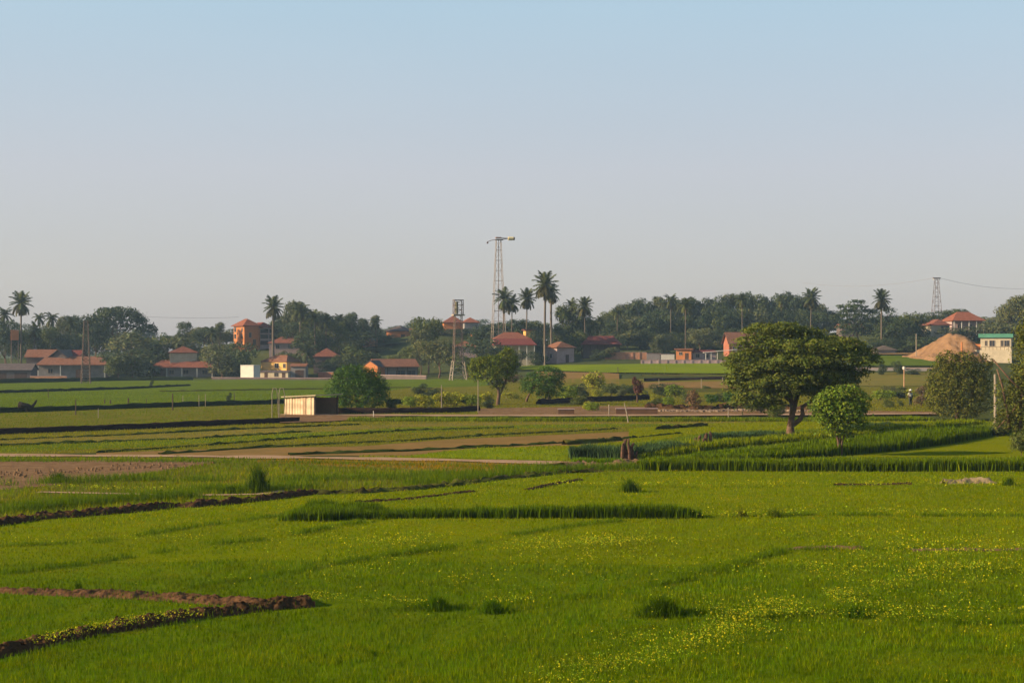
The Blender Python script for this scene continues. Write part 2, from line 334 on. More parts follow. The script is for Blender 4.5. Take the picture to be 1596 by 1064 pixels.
ridge('earth_bank', [(0, 613), (100, 610), (200, 607), (295, 602)], 1.6, .5, BANKD, 1.0, rough=.15)
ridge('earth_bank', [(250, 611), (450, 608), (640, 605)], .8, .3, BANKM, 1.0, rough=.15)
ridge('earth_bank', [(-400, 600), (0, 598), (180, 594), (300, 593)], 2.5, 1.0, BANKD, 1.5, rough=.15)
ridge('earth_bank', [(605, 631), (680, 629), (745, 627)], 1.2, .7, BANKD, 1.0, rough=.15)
for pts in ([(0, 686), (200, 678), (400, 668), (560, 662)], [(0, 695), (300, 684), (480, 673)], [(150, 706), (300, 696), (480, 682), (640, 671), (800, 667)],
            [(250, 708), (400, 698), (640, 687), (760, 679), (900, 672), (960, 669)], [(450, 709), (640, 703), (800, 695), (960, 685), (1060, 676)]):
    ridge('earth_bank', pts, .6, .12, BANKG, .6, rough=.5)
ridge('earth_bank', [(880, 693), (930, 690), (965, 686)], .6, .3, BANKM, .4)
ridge('earth_bank', [(1025, 670), (1060, 667), (1100, 664)], .6, .3, BANKM, .4)
ridge('earth_bank', [(1000, 586), (1150, 586)], 1.0, .4, BANKM, 1.5, rough=.15)
ridge('earth_bank', [(1005, 596), (1060, 594), (1150, 592)], 1.0, .8, WALLM, 1.5, rough=.1)
ridge('earth_bank', [(840, 631), (900, 628), (980, 625), (1010, 623)], .9, .8, WALLM, .8, rough=.15)
ridge('earth_bank', [(1050, 612), (1150, 612)], 1.2, .6, BANKM, 1.0, rough=.15)
ridge('earth_bank', [(1330, 604), (1440, 604)], 1.2, .3, BANKM, 1.0, rough=.15)
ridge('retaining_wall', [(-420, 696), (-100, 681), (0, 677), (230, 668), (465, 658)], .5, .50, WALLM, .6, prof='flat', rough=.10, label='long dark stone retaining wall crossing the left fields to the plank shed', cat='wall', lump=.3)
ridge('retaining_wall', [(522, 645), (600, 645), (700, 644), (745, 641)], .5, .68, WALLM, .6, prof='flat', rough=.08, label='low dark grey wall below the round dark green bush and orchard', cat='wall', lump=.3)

# ------------------------------------------------------------------ grass blades
BL = mat('blade', (0.160, 0.208, 0.0025), (0.130, 0.180, 0.0018), scale=0.3, trans=0.45, attr=True, rough=0.8, spec=0.0)
def blade_mesh(name, P, h, w, tint, lean=0.35, material=None, yaw=None):
    n = len(P); h = np.broadcast_to(h, n); w = np.broadcast_to(w, n)
    a = rng.uniform(0, 2 * np.pi, n) if yaw is None else yaw
    side = np.stack([np.cos(a), np.sin(a), np.zeros(n)], 1) * (w / 2)[:, None]
    b = rng.uniform(0, 2 * np.pi, n); l = rng.uniform(0.05, lean, n) * h
    bend = np.stack([np.cos(b) * l, np.sin(b) * l, np.zeros(n)], 1)
    up = np.zeros((n, 3)); up[:, 2] = h
    v = np.stack([P - side, P + side, P + up * .55 + bend * .35 + side * .8, P + up * .55 + bend * .35 - side * .8, P + up * np.sqrt(np.clip(1 - (l / h) ** 2 * .5, .2, 1))[:, None] + bend], 1)
    i = np.arange(n)[:, None] * 5
    loops = np.concatenate([i + [0, 1, 2, 3], i + [3, 2, 4]], 1).ravel(); tot = np.tile([4, 3], n)
    return np_mesh(name, v.reshape(-1, 3), loops, tot, material or BL, np.repeat(tint, 5, 0))
# keep blades off bare banks in the foreground
BARE = [([(0, 922), (100, 926), (230, 931), (330, 938), (400, 943), (478, 941)], .42), ([(478, 942), (400, 950), (330, 959), (250, 971), (150, 986), (60, 1006), (0, 1021), (-80, 1042)], .38),
        ([(-120, 838), (-60, 826), (0, 818), (60, 809), (130, 804), (200, 798), (270, 790), (300, 790), (350, 786), (430, 777), (492, 769)], .36), ([(-420, 706), (0, 710.5), (300, 712), (500, 714.5), (700, 718), (880, 723)], 1.5), ([(60, 768), (200, 771), (300, 773), (400, 772), (442, 766)], .45)]
def near_line(x, y, pts, r):
    P = cast([p[0] for p in pts], [p[1] for p in pts])[:, :2]; m = np.zeros(len(x), bool)
    for a, b in zip(P[:-1], P[1:]):
        d = b - a; t = np.clip(((x - a[0]) * d[0] + (y - a[1]) * d[1]) / (d @ d), 0, 1)
        m |= np.hypot(x - a[0] - t * d[0], y - a[1] - t * d[1]) < r
    return m
NB = 860000
D = np.exp(rng.uniform(np.log(27), np.log(330), NB)); mg = 140 + 9000 / D; u = 798 + rng.uniform(-1, 1, NB) * (798 + mg)
X = (u - 798) / F * D; Y = D; Z = H(X, Y); pu, pv = project(X, Y, Z)
hgt = np.zeros(NB); dens = np.zeros(NB); tint = np.ones((NB, 3))
for (u0, u1, up, low, bl) in FIELDS:
    m = (pu >= u0) & (pu <= u1) & (pv >= pl(up, pu)) & (pv < pl(low, pu))
    if bl is None: hgt[m] = 0; continue
    hgt[m] = bl[0]; dens[m] = bl[1]; tint[m] = bl[2]
patch = vnoise(X + 500, Y + 500, 2.2, 1) * .5 + vnoise(X + 500, Y + 500, 9, 2) * .5
fine = vnoise(X + 500, Y + 500, .5, 3)
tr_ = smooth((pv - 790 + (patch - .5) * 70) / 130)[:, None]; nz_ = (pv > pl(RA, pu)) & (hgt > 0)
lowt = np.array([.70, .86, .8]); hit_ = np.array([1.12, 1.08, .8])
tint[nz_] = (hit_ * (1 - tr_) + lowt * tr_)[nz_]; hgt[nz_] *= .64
bare_ = vnoise(X + 500, Y * .6 + 500, 1.1, 41) * .6 + vnoise(X + 500, Y + 500, 4.5, 42) * .4
hgt *= np.where(bare_ > .66, .6, 1.0); tint[bare_ > .70] *= np.array([1.18, 1.0, 1.3])
# the lushest, darkest paddy lies nearest; it pales with the drier ground towards the rows
keep = (hgt > 0) & (rng.random(NB) < dens * (0.55 + 0.6 * fine))
for pts, r in BARE: keep &= ~near_line(X, Y, pts, r)
X, Y, Z, hgt, tint, patch, fine, DD = X[keep], Y[keep], Z[keep], hgt[keep], tint[keep], patch[keep], fine[keep], D[keep]
n = len(X)
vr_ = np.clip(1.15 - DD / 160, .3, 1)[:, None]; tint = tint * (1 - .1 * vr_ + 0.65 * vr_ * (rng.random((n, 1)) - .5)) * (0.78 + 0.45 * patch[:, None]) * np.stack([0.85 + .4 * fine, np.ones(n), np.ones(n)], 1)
yel = (rng.random(n) < 0.05 + 0.10 * (patch > .6)) & (DD < 85); tint[yel] *= np.array([1.7, 1.25, 1.1])
wdt = 0.015 * (DD / 30) ** 0.95
P = np.stack([X, Y, Z - .01 + .0003 * Y], 1)
o = link('field_grass', blade_mesh('field_grass', P, hgt * (0.6 + .6 * rng.random(n)) * (0.8 + .45 * patch), wdt, tint, .5)); tagp(o, 'short bright green rice and grass covering the fields', 'grass', kind='stuff')

def along(pts, n, spread, dspread=None):
    P = cast([p[0] for p in pts], [p[1] for p in pts])[:, :2]
    d = np.concatenate([[0], np.cumsum(np.hypot(*np.diff(P, axis=0).T))]); s = rng.uniform(0, d[-1], n)
    C = np.stack([np.interp(s, d, P[:, 0]), np.interp(s, d, P[:, 1])], 1) + rng.standard_normal((n, 2)) * spread
    return C, s / d[-1]
def lump(s, k, seed): return vnoise(s * k + 3, s * 0 + seed * 1.7, 1.0, seed)
# thin darker weed lines that mark the plot edges
PP = []; TT = []; HH = []
for i, (pts, nper, h) in enumerate([([(0, 852), (150, 846), (300, 822), (430, 805)], 1500, .26), ([(7, 895), (158, 876), (300, 852), (430, 840), (527, 820), (640, 803)], 2600, .28),
        ([(295, 915), (460, 892), (560, 872), (650, 858), (760, 845)], 1500, .26), ([(530, 880), (600, 868), (696, 856)], 1200, .26), ([(796, 835), (880, 822), (965, 812)], 1000, .24),
        ([(560, 952), (660, 948), (740, 946), (895, 933), (1000, 918), (1120, 892), (1215, 858)], 3200, .28), ([(1060, 898), (1140, 880), (1221, 861)], 1200, .24),
        ([(1215, 857), (1400, 856), (1596, 859)], 1600, .20), ([(700, 757), (1060, 760), (1350, 758), (1620, 757)], 1200, .16), ([(1095, 806), (1250, 803), (1596, 805)], 2200, .26),
        ([(990, 952), (1100, 955), (1190, 965)], 900, .28), ([(1180, 965), (1330, 950), (1500, 972), (1596, 970)], 1400, .3), ([(0, 757), (200, 748), (400, 752), (640, 745), (880, 730)], 5000, .5),
        ([(0, 719), (300, 720), (520, 723), (880, 731)], 4500, .22), ([(300, 765), (380, 768), (480, 760)], 1800, .5), ([(0, 800), (80, 792), (180, 782), (300, 776)], 3800, .55), ([(640, 757), (760, 745), (880, 735), (1000, 729)], 3500, .5)]):
    C, s = along(pts, nper, .16 if i < 12 else .45)
    k = lump(s, 30, i + 5) > .3; C = C[k]; s = s[k]; n = len(C)
    PP.append(np.column_stack([C, H(C[:, 0], C[:, 1])])); HH.append((h * .8 if i < 12 else h) * (.5 + .7 * rng.random(n)))
    TT.append(np.array([.70, .82, .95]) * (0.7 + .5 * rng.random((n, 1))))
for pts, nper in (([(0, 922), (100, 926), (230, 931), (330, 938), (400, 943)], 420), ([(478, 942), (400, 951), (330, 960), (250, 972), (150, 987), (60, 1007), (0, 1022)], 500), ([(0, 818), (60, 809), (130, 804), (200, 798), (270, 790), (350, 786), (430, 777), (492, 769)], 1500)):
    C, s = along(pts, nper, .22); k = lump(s, 18, 3) > .45; C = C[k]; n = len(C)
    PP.append(np.column_stack([C, H(C[:, 0], C[:, 1]) + .08])); HH.append(.17 * (.5 + .7 * rng.random(n))); TT.append(np.array([.8, .8, .9]) * (0.6 + .6 * rng.random((n, 1))))
P = np.concatenate(PP); o = link('weed_line', blade_mesh('weed_line', P, np.concatenate(HH), .014 * (P[:, 1] / 30) ** .8, np.concatenate(TT), .6)); tagp(o, 'thin darker weedy grass edging the plots and the path', 'weeds', kind='stuff')

# tall grass and crop strips
def strip_points(pts, n, width):
    P = cast([p[0] for p in pts], [p[1] for p in pts])[:, :2]
    d = np.concatenate([[0], np.cumsum(np.hypot(*np.diff(P, axis=0).T))]); s = rng.uniform(0, d[-1], n)
    C = np.stack([np.interp(s, d, P[:, 0]), np.interp(s, d, P[:, 1])], 1)
    e = 0.5; C2 = np.stack([np.interp(np.minimum(s + e, d[-1]), d, P[:, 0]), np.interp(np.minimum(s + e, d[-1]), d, P[:, 1])], 1); C1 = np.stack([np.interp(np.maximum(s - e, 0), d, P[:, 0]), np.interp(np.maximum(s - e, 0), d, P[:, 1])], 1)
    T = (C2 - C1); T /= np.linalg.norm(T, axis=1)[:, None] + 1e-9; Nn = np.stack([-T[:, 1], T[:, 0]], 1)
    wv = np.interp(s / d[-1], np.linspace(0, 1, len(width)), width) if isinstance(width, (list, tuple)) else width
    off = rng.uniform(0, 1, n) ** 1.3 * wv
    return C + Nn * off[:, None] + rng.standard_normal((n, 2)) * .05, s / d[-1], off
BLT = mat('blade_teal', (0.060, 0.105, 0.030), (0.045, 0.082, 0.026), scale=.6, trans=.35, attr=True, rough=.7, spec=.1)
def crop_row(name, pts, n, width, h, bw, tint, label, cat, kind=None, lean=.3, gaps=0, yell=.0, group=None, hs=None, m=None):
    C, s, off = strip_points(pts, n, width)
    ln = vnoise(C[:, 0] + 300, C[:, 1] + 300, .9, 11)
    if gaps: k = ln > gaps; C, s, ln, off = C[k], s[k], ln[k], off[k]
    n = len(C); hh = h * (.58 + .45 * rng.random(n)) * (.72 + .5 * ln) * (.9 + .22 * vnoise(C[:, 0] + 300, C[:, 1] + 300, 3.5, 12)) * (np.interp(s, np.linspace(0, 1, len(hs)), hs) if hs else 1)
    t = np.array(tint) * (.35 + 1.1 * rng.random((n, 1)) ** 1.2) * (.7 + .6 * ln[:, None])
    if yell: k = rng.random(n) < yell; t[k] *= np.array([1.9, 1.4, 1.2])
    P = np.column_stack([C, H(C[:, 0], C[:, 1])])
    o = link(name, blade_mesh(name, P, hh, bw * (.7 + .6 * rng.random(n)), t, lean, m)); return tagp(o, label, cat, group, kind)
crop_row('tall_grass', [(432, 812), (500, 813), (560, 810), (620, 808)], 6500, 4.2, .60, .036, (.66, .78, .8), 'broad patch of tall blue-green reeds at the left end of the middle grass strip', 'reeds', lean=.25, hs=[.55, .9, 1, .95, .8, .6])
crop_row('tall_grass', [(600, 808), (760, 808), (900, 808), (1095, 808)], 8500, 1.0, .62, .036, (.60, .72, .7), 'long narrow strip of tall dark grass across the middle of the green paddy', 'reeds', gaps=.12, hs=[.6, .75, .85, .8, 1, 1.05, 1.0, 1.1, .7])
crop_row('grass_verge', [(540, 657), (760, 657), (1000, 657), (1280, 657), (1460, 655)], 16000, 4.0, .45, .05, (1.0, 1.0, 1.0), 'rough green grass verge below the sandy farm track', 'grass', kind='stuff', lean=.5)
crop_row('crop_row', [(1000, 734), (1100, 734), (1300, 735), (1500, 735), (1640, 735)], 25000, 2.2, .74, .055, (.74, .82, .6), 'nearest straight hedge-like crop row along the edge of the bright paddy', 'crop row', group='tall crop rows under the spreading tree', yell=.06, lean=.22)
crop_row('crop_row', [(1080, 716), (1180, 717), (1300, 712), (1400, 704), (1480, 693), (1556, 678)], 25000, 4.5, 1.05, .065, (.66, .76, .6), 'curving dark crop row just behind the small bright green tree', 'crop row', group='tall crop rows under the spreading tree', yell=.05, lean=.22, hs=[.3, .75, 1, 1, 1, .9])
crop_row('crop_row', [(990, 718), (1050, 711), (1130, 700), (1220, 691), (1340, 680), (1450, 669), (1535, 661)], 17000, 3.0, .75, .065, (1.05, 1.0, .8), 'low pale green crop row running past the foot of the spreading tree', 'crop row', group='tall crop rows under the spreading tree', yell=.1, hs=[.6, 1, .8, .8, .8, .7])
TEAL = (1, 1, 1)
crop_row('crop_clump', [(890, 716), (930, 716), (968, 718)], 3600, 2.6, 1.0, .08, TEAL, 'blue-green block of leafy crop at the left end of the rows beside a wooden stump', 'crop', lean=.4, m=BLT)
crop_row('crop_clump', [(893, 727), (930, 727), (972, 726)], 2600, .9, .5, .03, (.8, 1, .9), 'low green weeds below the blue-green crop block', 'weeds', lean=.5)
crop_row('crop_clump', [(992, 716), (1030, 710), (1085, 702)], 4200, 2.2, .75, .08, TEAL, 'blue-green leafy crop between the two groups of wooden stumps', 'crop', lean=.4, m=BLT)
crop_row('crop_clump', [(1110, 687), (1160, 686), (1225, 682)], 3800, 2.2, .62, .08, TEAL, 'blue-green leafy crop just left of the spreading tree trunk', 'crop', lean=.4, m=BLT)
crop_row('crop_clump', [(1336, 672), (1380, 670), (1418, 668)], 3000, 2.0, .6, .08, TEAL, 'blue-green leafy crop to the right of the spreading tree', 'crop', lean=.4, m=BLT)

# yellow wild flowers
FLW = mat('yellow_petals', (0.54, 0.44, 0.012), (0.34, 0.34, 0.012), scale=3, attr=True, trans=.3)
def flowers(defs):
    C = []; 
    for pts, n, sp in defs:
        c, s = along(pts, n, sp); k = vnoise(c[:, 0] + 90, c[:, 1] + 90, .8, 21) * .6 + vnoise(c[:, 0] + 90, c[:, 1] + 90, 2.6, 22) * .4 > rng.uniform(.3, .78, len(c)); C.append(c[k])
    C = np.concatenate(C); n = len(C); z = H(C[:, 0], C[:, 1]) + rng.uniform(.17, .31, n); P = np.column_stack([C, z])
    sz = .018 * (P[:, 1] / 30) ** .75 * rng.uniform(.5, 1.6, n)
    t = np.where(rng.random((n, 1)) < .5, np.array([[1., 1., 1.]]), np.array([[.55, .85, 1.2]])) * rng.uniform(.6, 1.2, (n, 1))
    return leaf_mesh('wildflowers', P, rng.standard_normal((n, 3)) * .6 + [0, -.3, .8], sz * 2, t, FLW)
def leaf_mesh(name, P, N, size, tint, material, aspect=.62):
    n = len(P); N = N / (np.linalg.norm(N, axis=1)[:, None] + 1e-9); r = rng.standard_normal((n, 3))
    A = np.cross(N, r); A /= np.linalg.norm(A, axis=1)[:, None] + 1e-9; B = np.cross(N, A)
    s = np.broadcast_to(size, n)[:, None] * .5
    fold = N * s * .25
    v = np.stack([P - A * s, P - B * s * aspect + fold, P + A * s, P + B * s * aspect + fold], 1)
    i = np.arange(n)[:, None] * 4
    return np_mesh(name, v.reshape(-1, 3), (i + [0, 1, 2, 3]).ravel(), np.full(n, 4), material, np.repeat(tint, 4, 0))
me = flowers([([(880, 1090), (950, 1055), (1050, 1012), (1150, 980), (1250, 950), (1330, 925)], 10000, .75), ([(1250, 950), (1330, 925), (1420, 900), (1500, 880), (1620, 862)], 11000, 2.0),
              ([(1150, 965), (1300, 962), (1450, 970), (1600, 965)], 1800, 1.0), ([(850, 858), (930, 848), (1060, 850)], 2200, .9), ([(430, 852), (560, 845), (700, 850), (900, 870)], 2600, 1.3),
              ([(500, 890), (800, 900), (1100, 885)], 2600, 3.0), ([(60, 1012), (140, 990), (230, 975), (300, 968)], 1500, .22), ([(480, 938), (560, 946), (660, 950)], 900, .25), ([(740, 948), (830, 945)], 250, .2),
              ([(0, 850), (150, 848), (300, 845)], 700, .5), ([(700, 757), (1060, 760), (1596, 758)], 1500, .4), ([(1095, 808), (1300, 803), (1596, 803)], 1200, .5), ([(1200, 845), (1400, 850), (1596, 845)], 1200, 1.5),
              ([(1500, 1010), (1560, 1000), (1600, 1030)], 120, .5), ([(860, 1040), (1000, 960), (1500, 1050)], 250, 2.0), ([(0, 760), (300, 770)], 700, .3)])
tagp(link('wildflowers', me), 'scattered small yellow wild flowers along the paddy edges', 'flowers', kind='stuff')

# separate grass tufts
def tuft(px, py, wpx, hpx, n, tint, label, cat='grass tuft', lean=.7):
    p = cpt(px, py); s = F / p.y; w = wpx / s; h = hpx / s
    r = np.abs(rng.standard_normal(n)) ; a = rng.uniform(0, 2 * np.pi, n)
    C = np.stack([np.cos(a) * r * w * .22, np.sin(a) * r * w * .16], 1)
    hh = h * 1.2 * (.5 + .6 * rng.random(n)) * np.exp(-(r / 2.4) ** 2)
    t = np.array(tint) * (.6 + .6 * rng.random((n, 1)))
    C = C[:n * 6 // 10]; hh = hh[:len(C)] * rng.uniform(.8, 1.3, len(C)); t = t[:len(C)]
    me = blade_mesh('grass_tuft', np.column_stack([C, np.zeros(len(C))]), hh, .019 * (p.y / 30) ** .7, t, lean)
    tagp(link('grass_tuft', me, loc=p), label, cat, 'grass tufts standing in the paddy')
DKG = (.42, .55, 1.1)
tuft(402, 768, 44, 36, 900, DKG, 'tall dark reed clump beside the small pale footpath on the left', lean=.4)
tuft(360, 769, 46, 12, 500, DKG, 'low dark weeds immediately left of the tall reed clump')
tuft(90, 752, 50, 16, 400, DKG, 'scrubby dark tuft at the edge of the bare red earth')
tuft(982, 767, 40, 18, 700, DKG, 'round dark tuft in the paddy below the wooden stumps')
tuft(680, 951, 62, 20, 900, (.5, .72, 1.2), 'left of the two blue-green tufts side by side in the foreground paddy')
tuft(768, 955, 66, 18, 900, (.5, .72, 1.2), 'right of the two blue-green tufts side by side in the foreground paddy')
tuft(1030, 960, 96, 28, 1500, DKG, 'largest spiky dark tuft in the foreground paddy')
tuft(1156, 805, 28, 13, 300, (1.1, .9, 3.0), 'greyish dry tuft just beyond the right end of the tall grass strip')
tuft(1208, 806, 30, 14, 300, (.8, .8, 2.4), 'grey-green tuft to the right of the greyish dry tuft')
tuft(1573, 757, 26, 12, 300, DKG, 'small dark tuft at the far right beside the pale earth heap')
tuft(122, 921, 18, 14, 200, DKG, 'tiny dark tuft growing on the near red earth bank')
tuft(1330, 962, 70, 16, 600, (.5, .72, 1.1), 'flat dark green tuft among the yellow flowers at lower right')
tuft(580, 1022, 26, 10, 200, (.5, .72, 1.1), 'very small dark tuft low in the foreground paddy')

# ------------------------------------------------------------------ trees
def leafmat(name, c, rand=.18): return mat(name, c, tuple(k * .72 for k in c), scale=1.2, trans=.28, attr=True, rand=rand, rough=.65, spec=.15)
L_DARK = leafmat('leaf_dark', (0.060, 0.090, 0.032)); L_MID = leafmat('leaf_mid', (0.100, 0.132, 0.028)); L_GREY = leafmat('leaf_grey', (0.120, 0.142, 0.050))
L_BRIGHT = leafmat('leaf_bright', (0.125, 0.195, 0.012), .06); L_YEL = leafmat('leaf_yellow', (0.33, 0.35, 0.018), .08); L_SHR = leafmat('leaf_shrub', (0.19, 0.27, 0.014), .12); L_OLIVE = leafmat('leaf_olive', (0.110, 0.142, 0.015), .06)
L_RICH = leafmat('leaf_rich', (0.062, 0.135, 0.012), .05); L_PALM = leafmat('leaf_palm', (0.080, 0.100, 0.028)); L_BROWN = leafmat('leaf_dry', (0.17, 0.115, 0.055)); L_RED = leafmat('leaf_russet', (0.12, 0.05, 0.035))
BARK = mat('bark', (0.17, 0.105, 0.065), (0.07, 0.045, 0.032), scale=3, bump=.04, bscale=12)
BARKG = mat('bark_pale', (0.155, 0.125, 0.092), (0.09, 0.072, 0.054), scale=3)
def crown_points(pads, n, csz, flat=.7, low=-.45, inner=.12):
    w = np.array([(p[3] * p[4] + p[3] * p[5] + p[4] * p[5]) for p in pads]); w = w / w.sum()
    PP = []; NN = []; TT = []
    for p, k in zip(pads, w):
        nk = int(n * k); area = 4.2 * (p[3] * p[4] + p[3] * p[5] + p[4] * p[5]) / 3 * 3
        nc = max(5, int(area / (csz * csz) * .85)); d = rng.standard_normal((nc, 3)); d /= np.linalg.norm(d, axis=1)[:, None]
        d[:, 2] = np.where(d[:, 2] < low, -d[:, 2], d[:, 2])
        rad = np.array(p[3:6]); c = np.array(p[:3]) + d * rad * rng.uniform(.78, 1.08, (nc, 1))
        cr = csz * rng.uniform(.45, 1.15, nc); ct = rng.uniform(.7, 1.25, nc)
        i = rng.integers(0, nc, nk); q = rng.standard_normal((nk, 3)); q /= np.linalg.norm(q, axis=1)[:, None]
        q[:, 2] = np.abs(q[:, 2]) * np.where(rng.random(nk) < .75, 1, -1)
        off = q * (cr[i] * rng.uniform(.55, 1.05, nk) ** .6)[:, None]; off[:, 2] *= flat
        pos = c[i] + off
        ins = rng.random(nk) < inner
        pos[ins] = np.array(p[:3]) + rng.standard_normal((ins.sum(), 3)) * rad * .42
        PP.append(pos); NN.append(q * 1.0 + d[i] * .45 + rng.standard_normal((nk, 3)) * .45 + [0, 0, .25]); TT.append(np.repeat((ct[i] * rng.uniform(.7, 1.3, nk))[:, None], 3, 1) * np.stack([rng.uniform(.85, 1.25, nk), np.ones(nk), rng.uniform(.8, 1.2, nk)], 1))
    return np.concatenate(PP), np.concatenate(NN), np.concatenate(TT)
def trunk_mb(pads, base_r, fork, bend=.04, nl=5, hfrac=.92):
    mb = MB(); f = Vector(fork); mb.tube([(0, 0, -.3 * f.z - .02), (bend * .3, 0, f.z * .15), (f.x * .5 + bend, f.y * .5, f.z * .55), f], [base_r * 1.5, base_r * 1.1, base_r * .85, base_r * .7], 8)
    order = sorted(pads, key=lambda p: -p[3] * p[5])[:nl]
    for p in order:
        t = Vector(p[:3]) + Vector((0, 0, p[5] * .2)); m = f.lerp(t, .5) + Vector((random.uniform(-1, 1), random.uniform(-1, 1), -.3)) * base_r * 1.5
        mb.tube([f - Vector((0, 0, base_r * .6)), m, t], [base_r * .55, base_r * .38, base_r * .15], 5)
        for k in range(2):
            e = t + Vector((random.uniform(-.8, .8) * p[3], random.uniform(-.8, .8) * p[4], random.uniform(0, .6) * p[5]))
            mb.tube([m, m.lerp(e, .6), e], [base_r * .26, base_r * .18, base_r * .06], 4)
    return mb
PROTO = {}
def proto(key, pads, n, leaf, csz, m, trunk, flat=.7, low=-.45, bark=None, inner=.12):
    P, Nn, T = crown_points(pads, n, csz, flat, low, inner)
    me = leaf_mesh('crown', P, Nn, leaf * rng.uniform(.7, 1.3, len(P)), T, m)
    PROTO[key] = (me, trunk_mb(pads, *trunk).mesh('trunk', bark or BARK, True))
def rpads(n, cx, cz, rx, rz, pr, seed):
    r = random.Random(seed); out = [(0, 0, cz, rx * .62, rx * .62, rz * .7)]
    for i in range(n):
        a = i * 2.4 + r.uniform(-.4, .4); k = r.uniform(.45, .78); z = cz + rz * r.uniform(-.55, .68); s = pr * r.uniform(.7, 1.25)
        kk = k * math.sqrt(max(.15, 1 - ((z - cz) / rz) ** 2 * .7))
        out.append((math.cos(a) * rx * kk, math.sin(a) * rx * kk, z, s, s, s * .75))
    return out
for i in range(4): proto('round%d' % i, rpads(12, 0, .54, .5, .46, .22, i), 4600, .050, .10, [L_DARK, L_MID, L_GREY, L_DARK][i], (.022, (0, 0, .3)))
for i in range(3): proto('tall%d' % i, rpads(13, 0, .54, .32, .46, .15, 20 + i), 4200, .040, .07, [L_DARK, L_GREY, L_MID][i], (.018, (0, 0, .3)), flat=.9)
for i in range(3): proto('bush%d' % i, rpads(7, 0, .45, .55, .45, .26, 30 + i), 3600, .060, .11, [L_DARK, L_MID, L_GREY][i], (.02, (0, 0, .15)), low=-.8)
proto('umbrella', [(0.05, 0, .78, .5, .42, .12), (-.38, .1, .70, .28, .25, .12), (.42, 0, .66, .3, .25, .12), (.1, -.2, .86, .35, .3, .10), (-.25, .2, .86, .25, .25, .1), (.6, .1, .58, .18, .2, .09), (-.1, 0, .62, .3, .3, .1)], 4600, .045, .08, L_DARK, (.028, (0, 0, .45)), flat=.6)
proto('cedar', [(0, 0, .93, .22, .2, .04), (-.14, 0, .83, .42, .3, .045), (.12, .1, .74, .5, .35, .05), (-.16, 0, .64, .48, .35, .05), (.1, 0, .54, .5, .38, .06), (-.05, 0, .42, .46, .38, .07), (0, 0, .3, .42, .35, .08)], 4600, .045, .075, L_DARK, (.025, (0, 0, .35)), flat=.45)
for i in range(3): proto('shrub%d' % i, rpads(6, 0, .5, .5, .42, .25, 40 + i), 1500, .085, .14, [L_SHR, L_YEL, L_RICH][i], (.03, (0, 0, .15)), low=-.8, flat=.9)
proto('dryshrub', rpads(6, 0, .5, .45, .42, .25, 50), 900, .085, .13, L_BROWN, (.035, (0, 0, .2)), low=-.8)
proto('redshrub', rpads(6, 0, .62, .4, .34, .2, 51), 1100, .085, .12, L_RED, (.06, (0, 0, .3)), low=-.8)
def tree(key, px, top, w, label, cat='tree', base=None, D=None, name='tree', group=None, rz=None, parts=True):
    p = cpt(px, base) if base else at(px, D)
    h = z_at(top, p.y) - p.z; wm = w * p.y / F
    r = bpy.data.objects.new(name, None); COL.objects.link(r); r.location = p; r.scale = (wm, wm, h); r.rotation_euler = (0, 0, random.uniform(0, 6.28) if rz is None else rz)
    tagp(r, label, cat, group)
    link('crown', PROTO[key][0], r)
    if parts: link('trunk', PROTO[key][1], r)
    return r

# --- palms
def palm_crown(key, nf, e0, e1, drop, m, skirt=0, leafw=.07, seed=0):
    r = random.Random(seed); V = []; C = []
    def frond(az, el, L, droop, tintv, wd):
        ca_, sa_ = math.cos(az), math.sin(az); p = Vector((0, 0, 0)); seg = 12; pts = []
        for i in range(seg + 1):
            t = i / seg; e = el - droop * t ** 1.4; pts.append(p.copy()); p = p + Vector((math.cos(e) * ca_, math.cos(e) * sa_, math.sin(e))) * (L / seg)
        side = Vector((-sa_, ca_, 0))
        for i in range(seg):
            a, b = pts[i], pts[i + 1]; d = (b - a).normalized(); upv = d.cross(side)
            V.append([a - side * .012, a + side * .012, b + side * .01, b - side * .01]); C.append([tintv * .9] * 3)
            for s in (-1, 1):
                for j in range(2):
                    q0 = a.lerp(b, j / 2 + .1); t = (i + j / 2) / seg; ll = L * (.10 + .20 * math.sin(math.pi * min(1, t * .85 + .12))) * r.uniform(.8, 1.1) * wd
                    dr = (side * s * .8 + d * .65 - Vector((0, 0, 1)) * r.uniform(.25, .65)).normalized()
                    e = q0 + dr * ll; w = d * leafw * L
                    V.append([q0, q0 + w, e + w * .3, e]); k = tintv * r.uniform(.7, 1.25); C.append([k * r.uniform(.9, 1.15), k, k * .95])
    for i in range(nf):
        t = i / nf; frond(i * 2.399 + r.uniform(-.2, .2), e0 + (e1 - e0) * t, r.uniform(.85, 1.08), drop * r.uniform(.75, 1.2), r.uniform(.8, 1.2), 1)
    n0 = len(V)
    for i in range(skirt): frond(i * 2.399 + r.uniform(-.3, .3), R(r.uniform(-50, -25)), r.uniform(.8, 1.15), R(55), r.uniform(.5, .9), .8)
    V_ = np.array([[tuple(v) for v in q] for q in V]).reshape(-1, 3); n = len(V)
    C = np.array(C); C[n0:] *= np.array([1.25, .95, .9])
    i = np.arange(n)[:, None] * 4
    PROTO[key] = np_mesh('crown', V_, (i + [0, 1, 2, 3]).ravel(), np.full(n, 4), m, np.repeat(C, 4, 0))
palm_crown('date', 19, R(82), R(-25), R(45), L_PALM, 26, seed=1)
palm_crown('date2', 18, R(80), R(-30), R(60), L_PALM, 20, seed=2)
palm_crown('coco', 18, R(80), R(-40), R(75), L_PALM, 6, seed=3)
palm_crown('thin', 18, R(75), R(-55), R(70), L_PALM, 8, seed=4)
tm = MB(); prof = [(0, 1.25), (.06, 1.0), (.3, .82), (.7, .74), (.93, .8), (1.0, 1.2)]
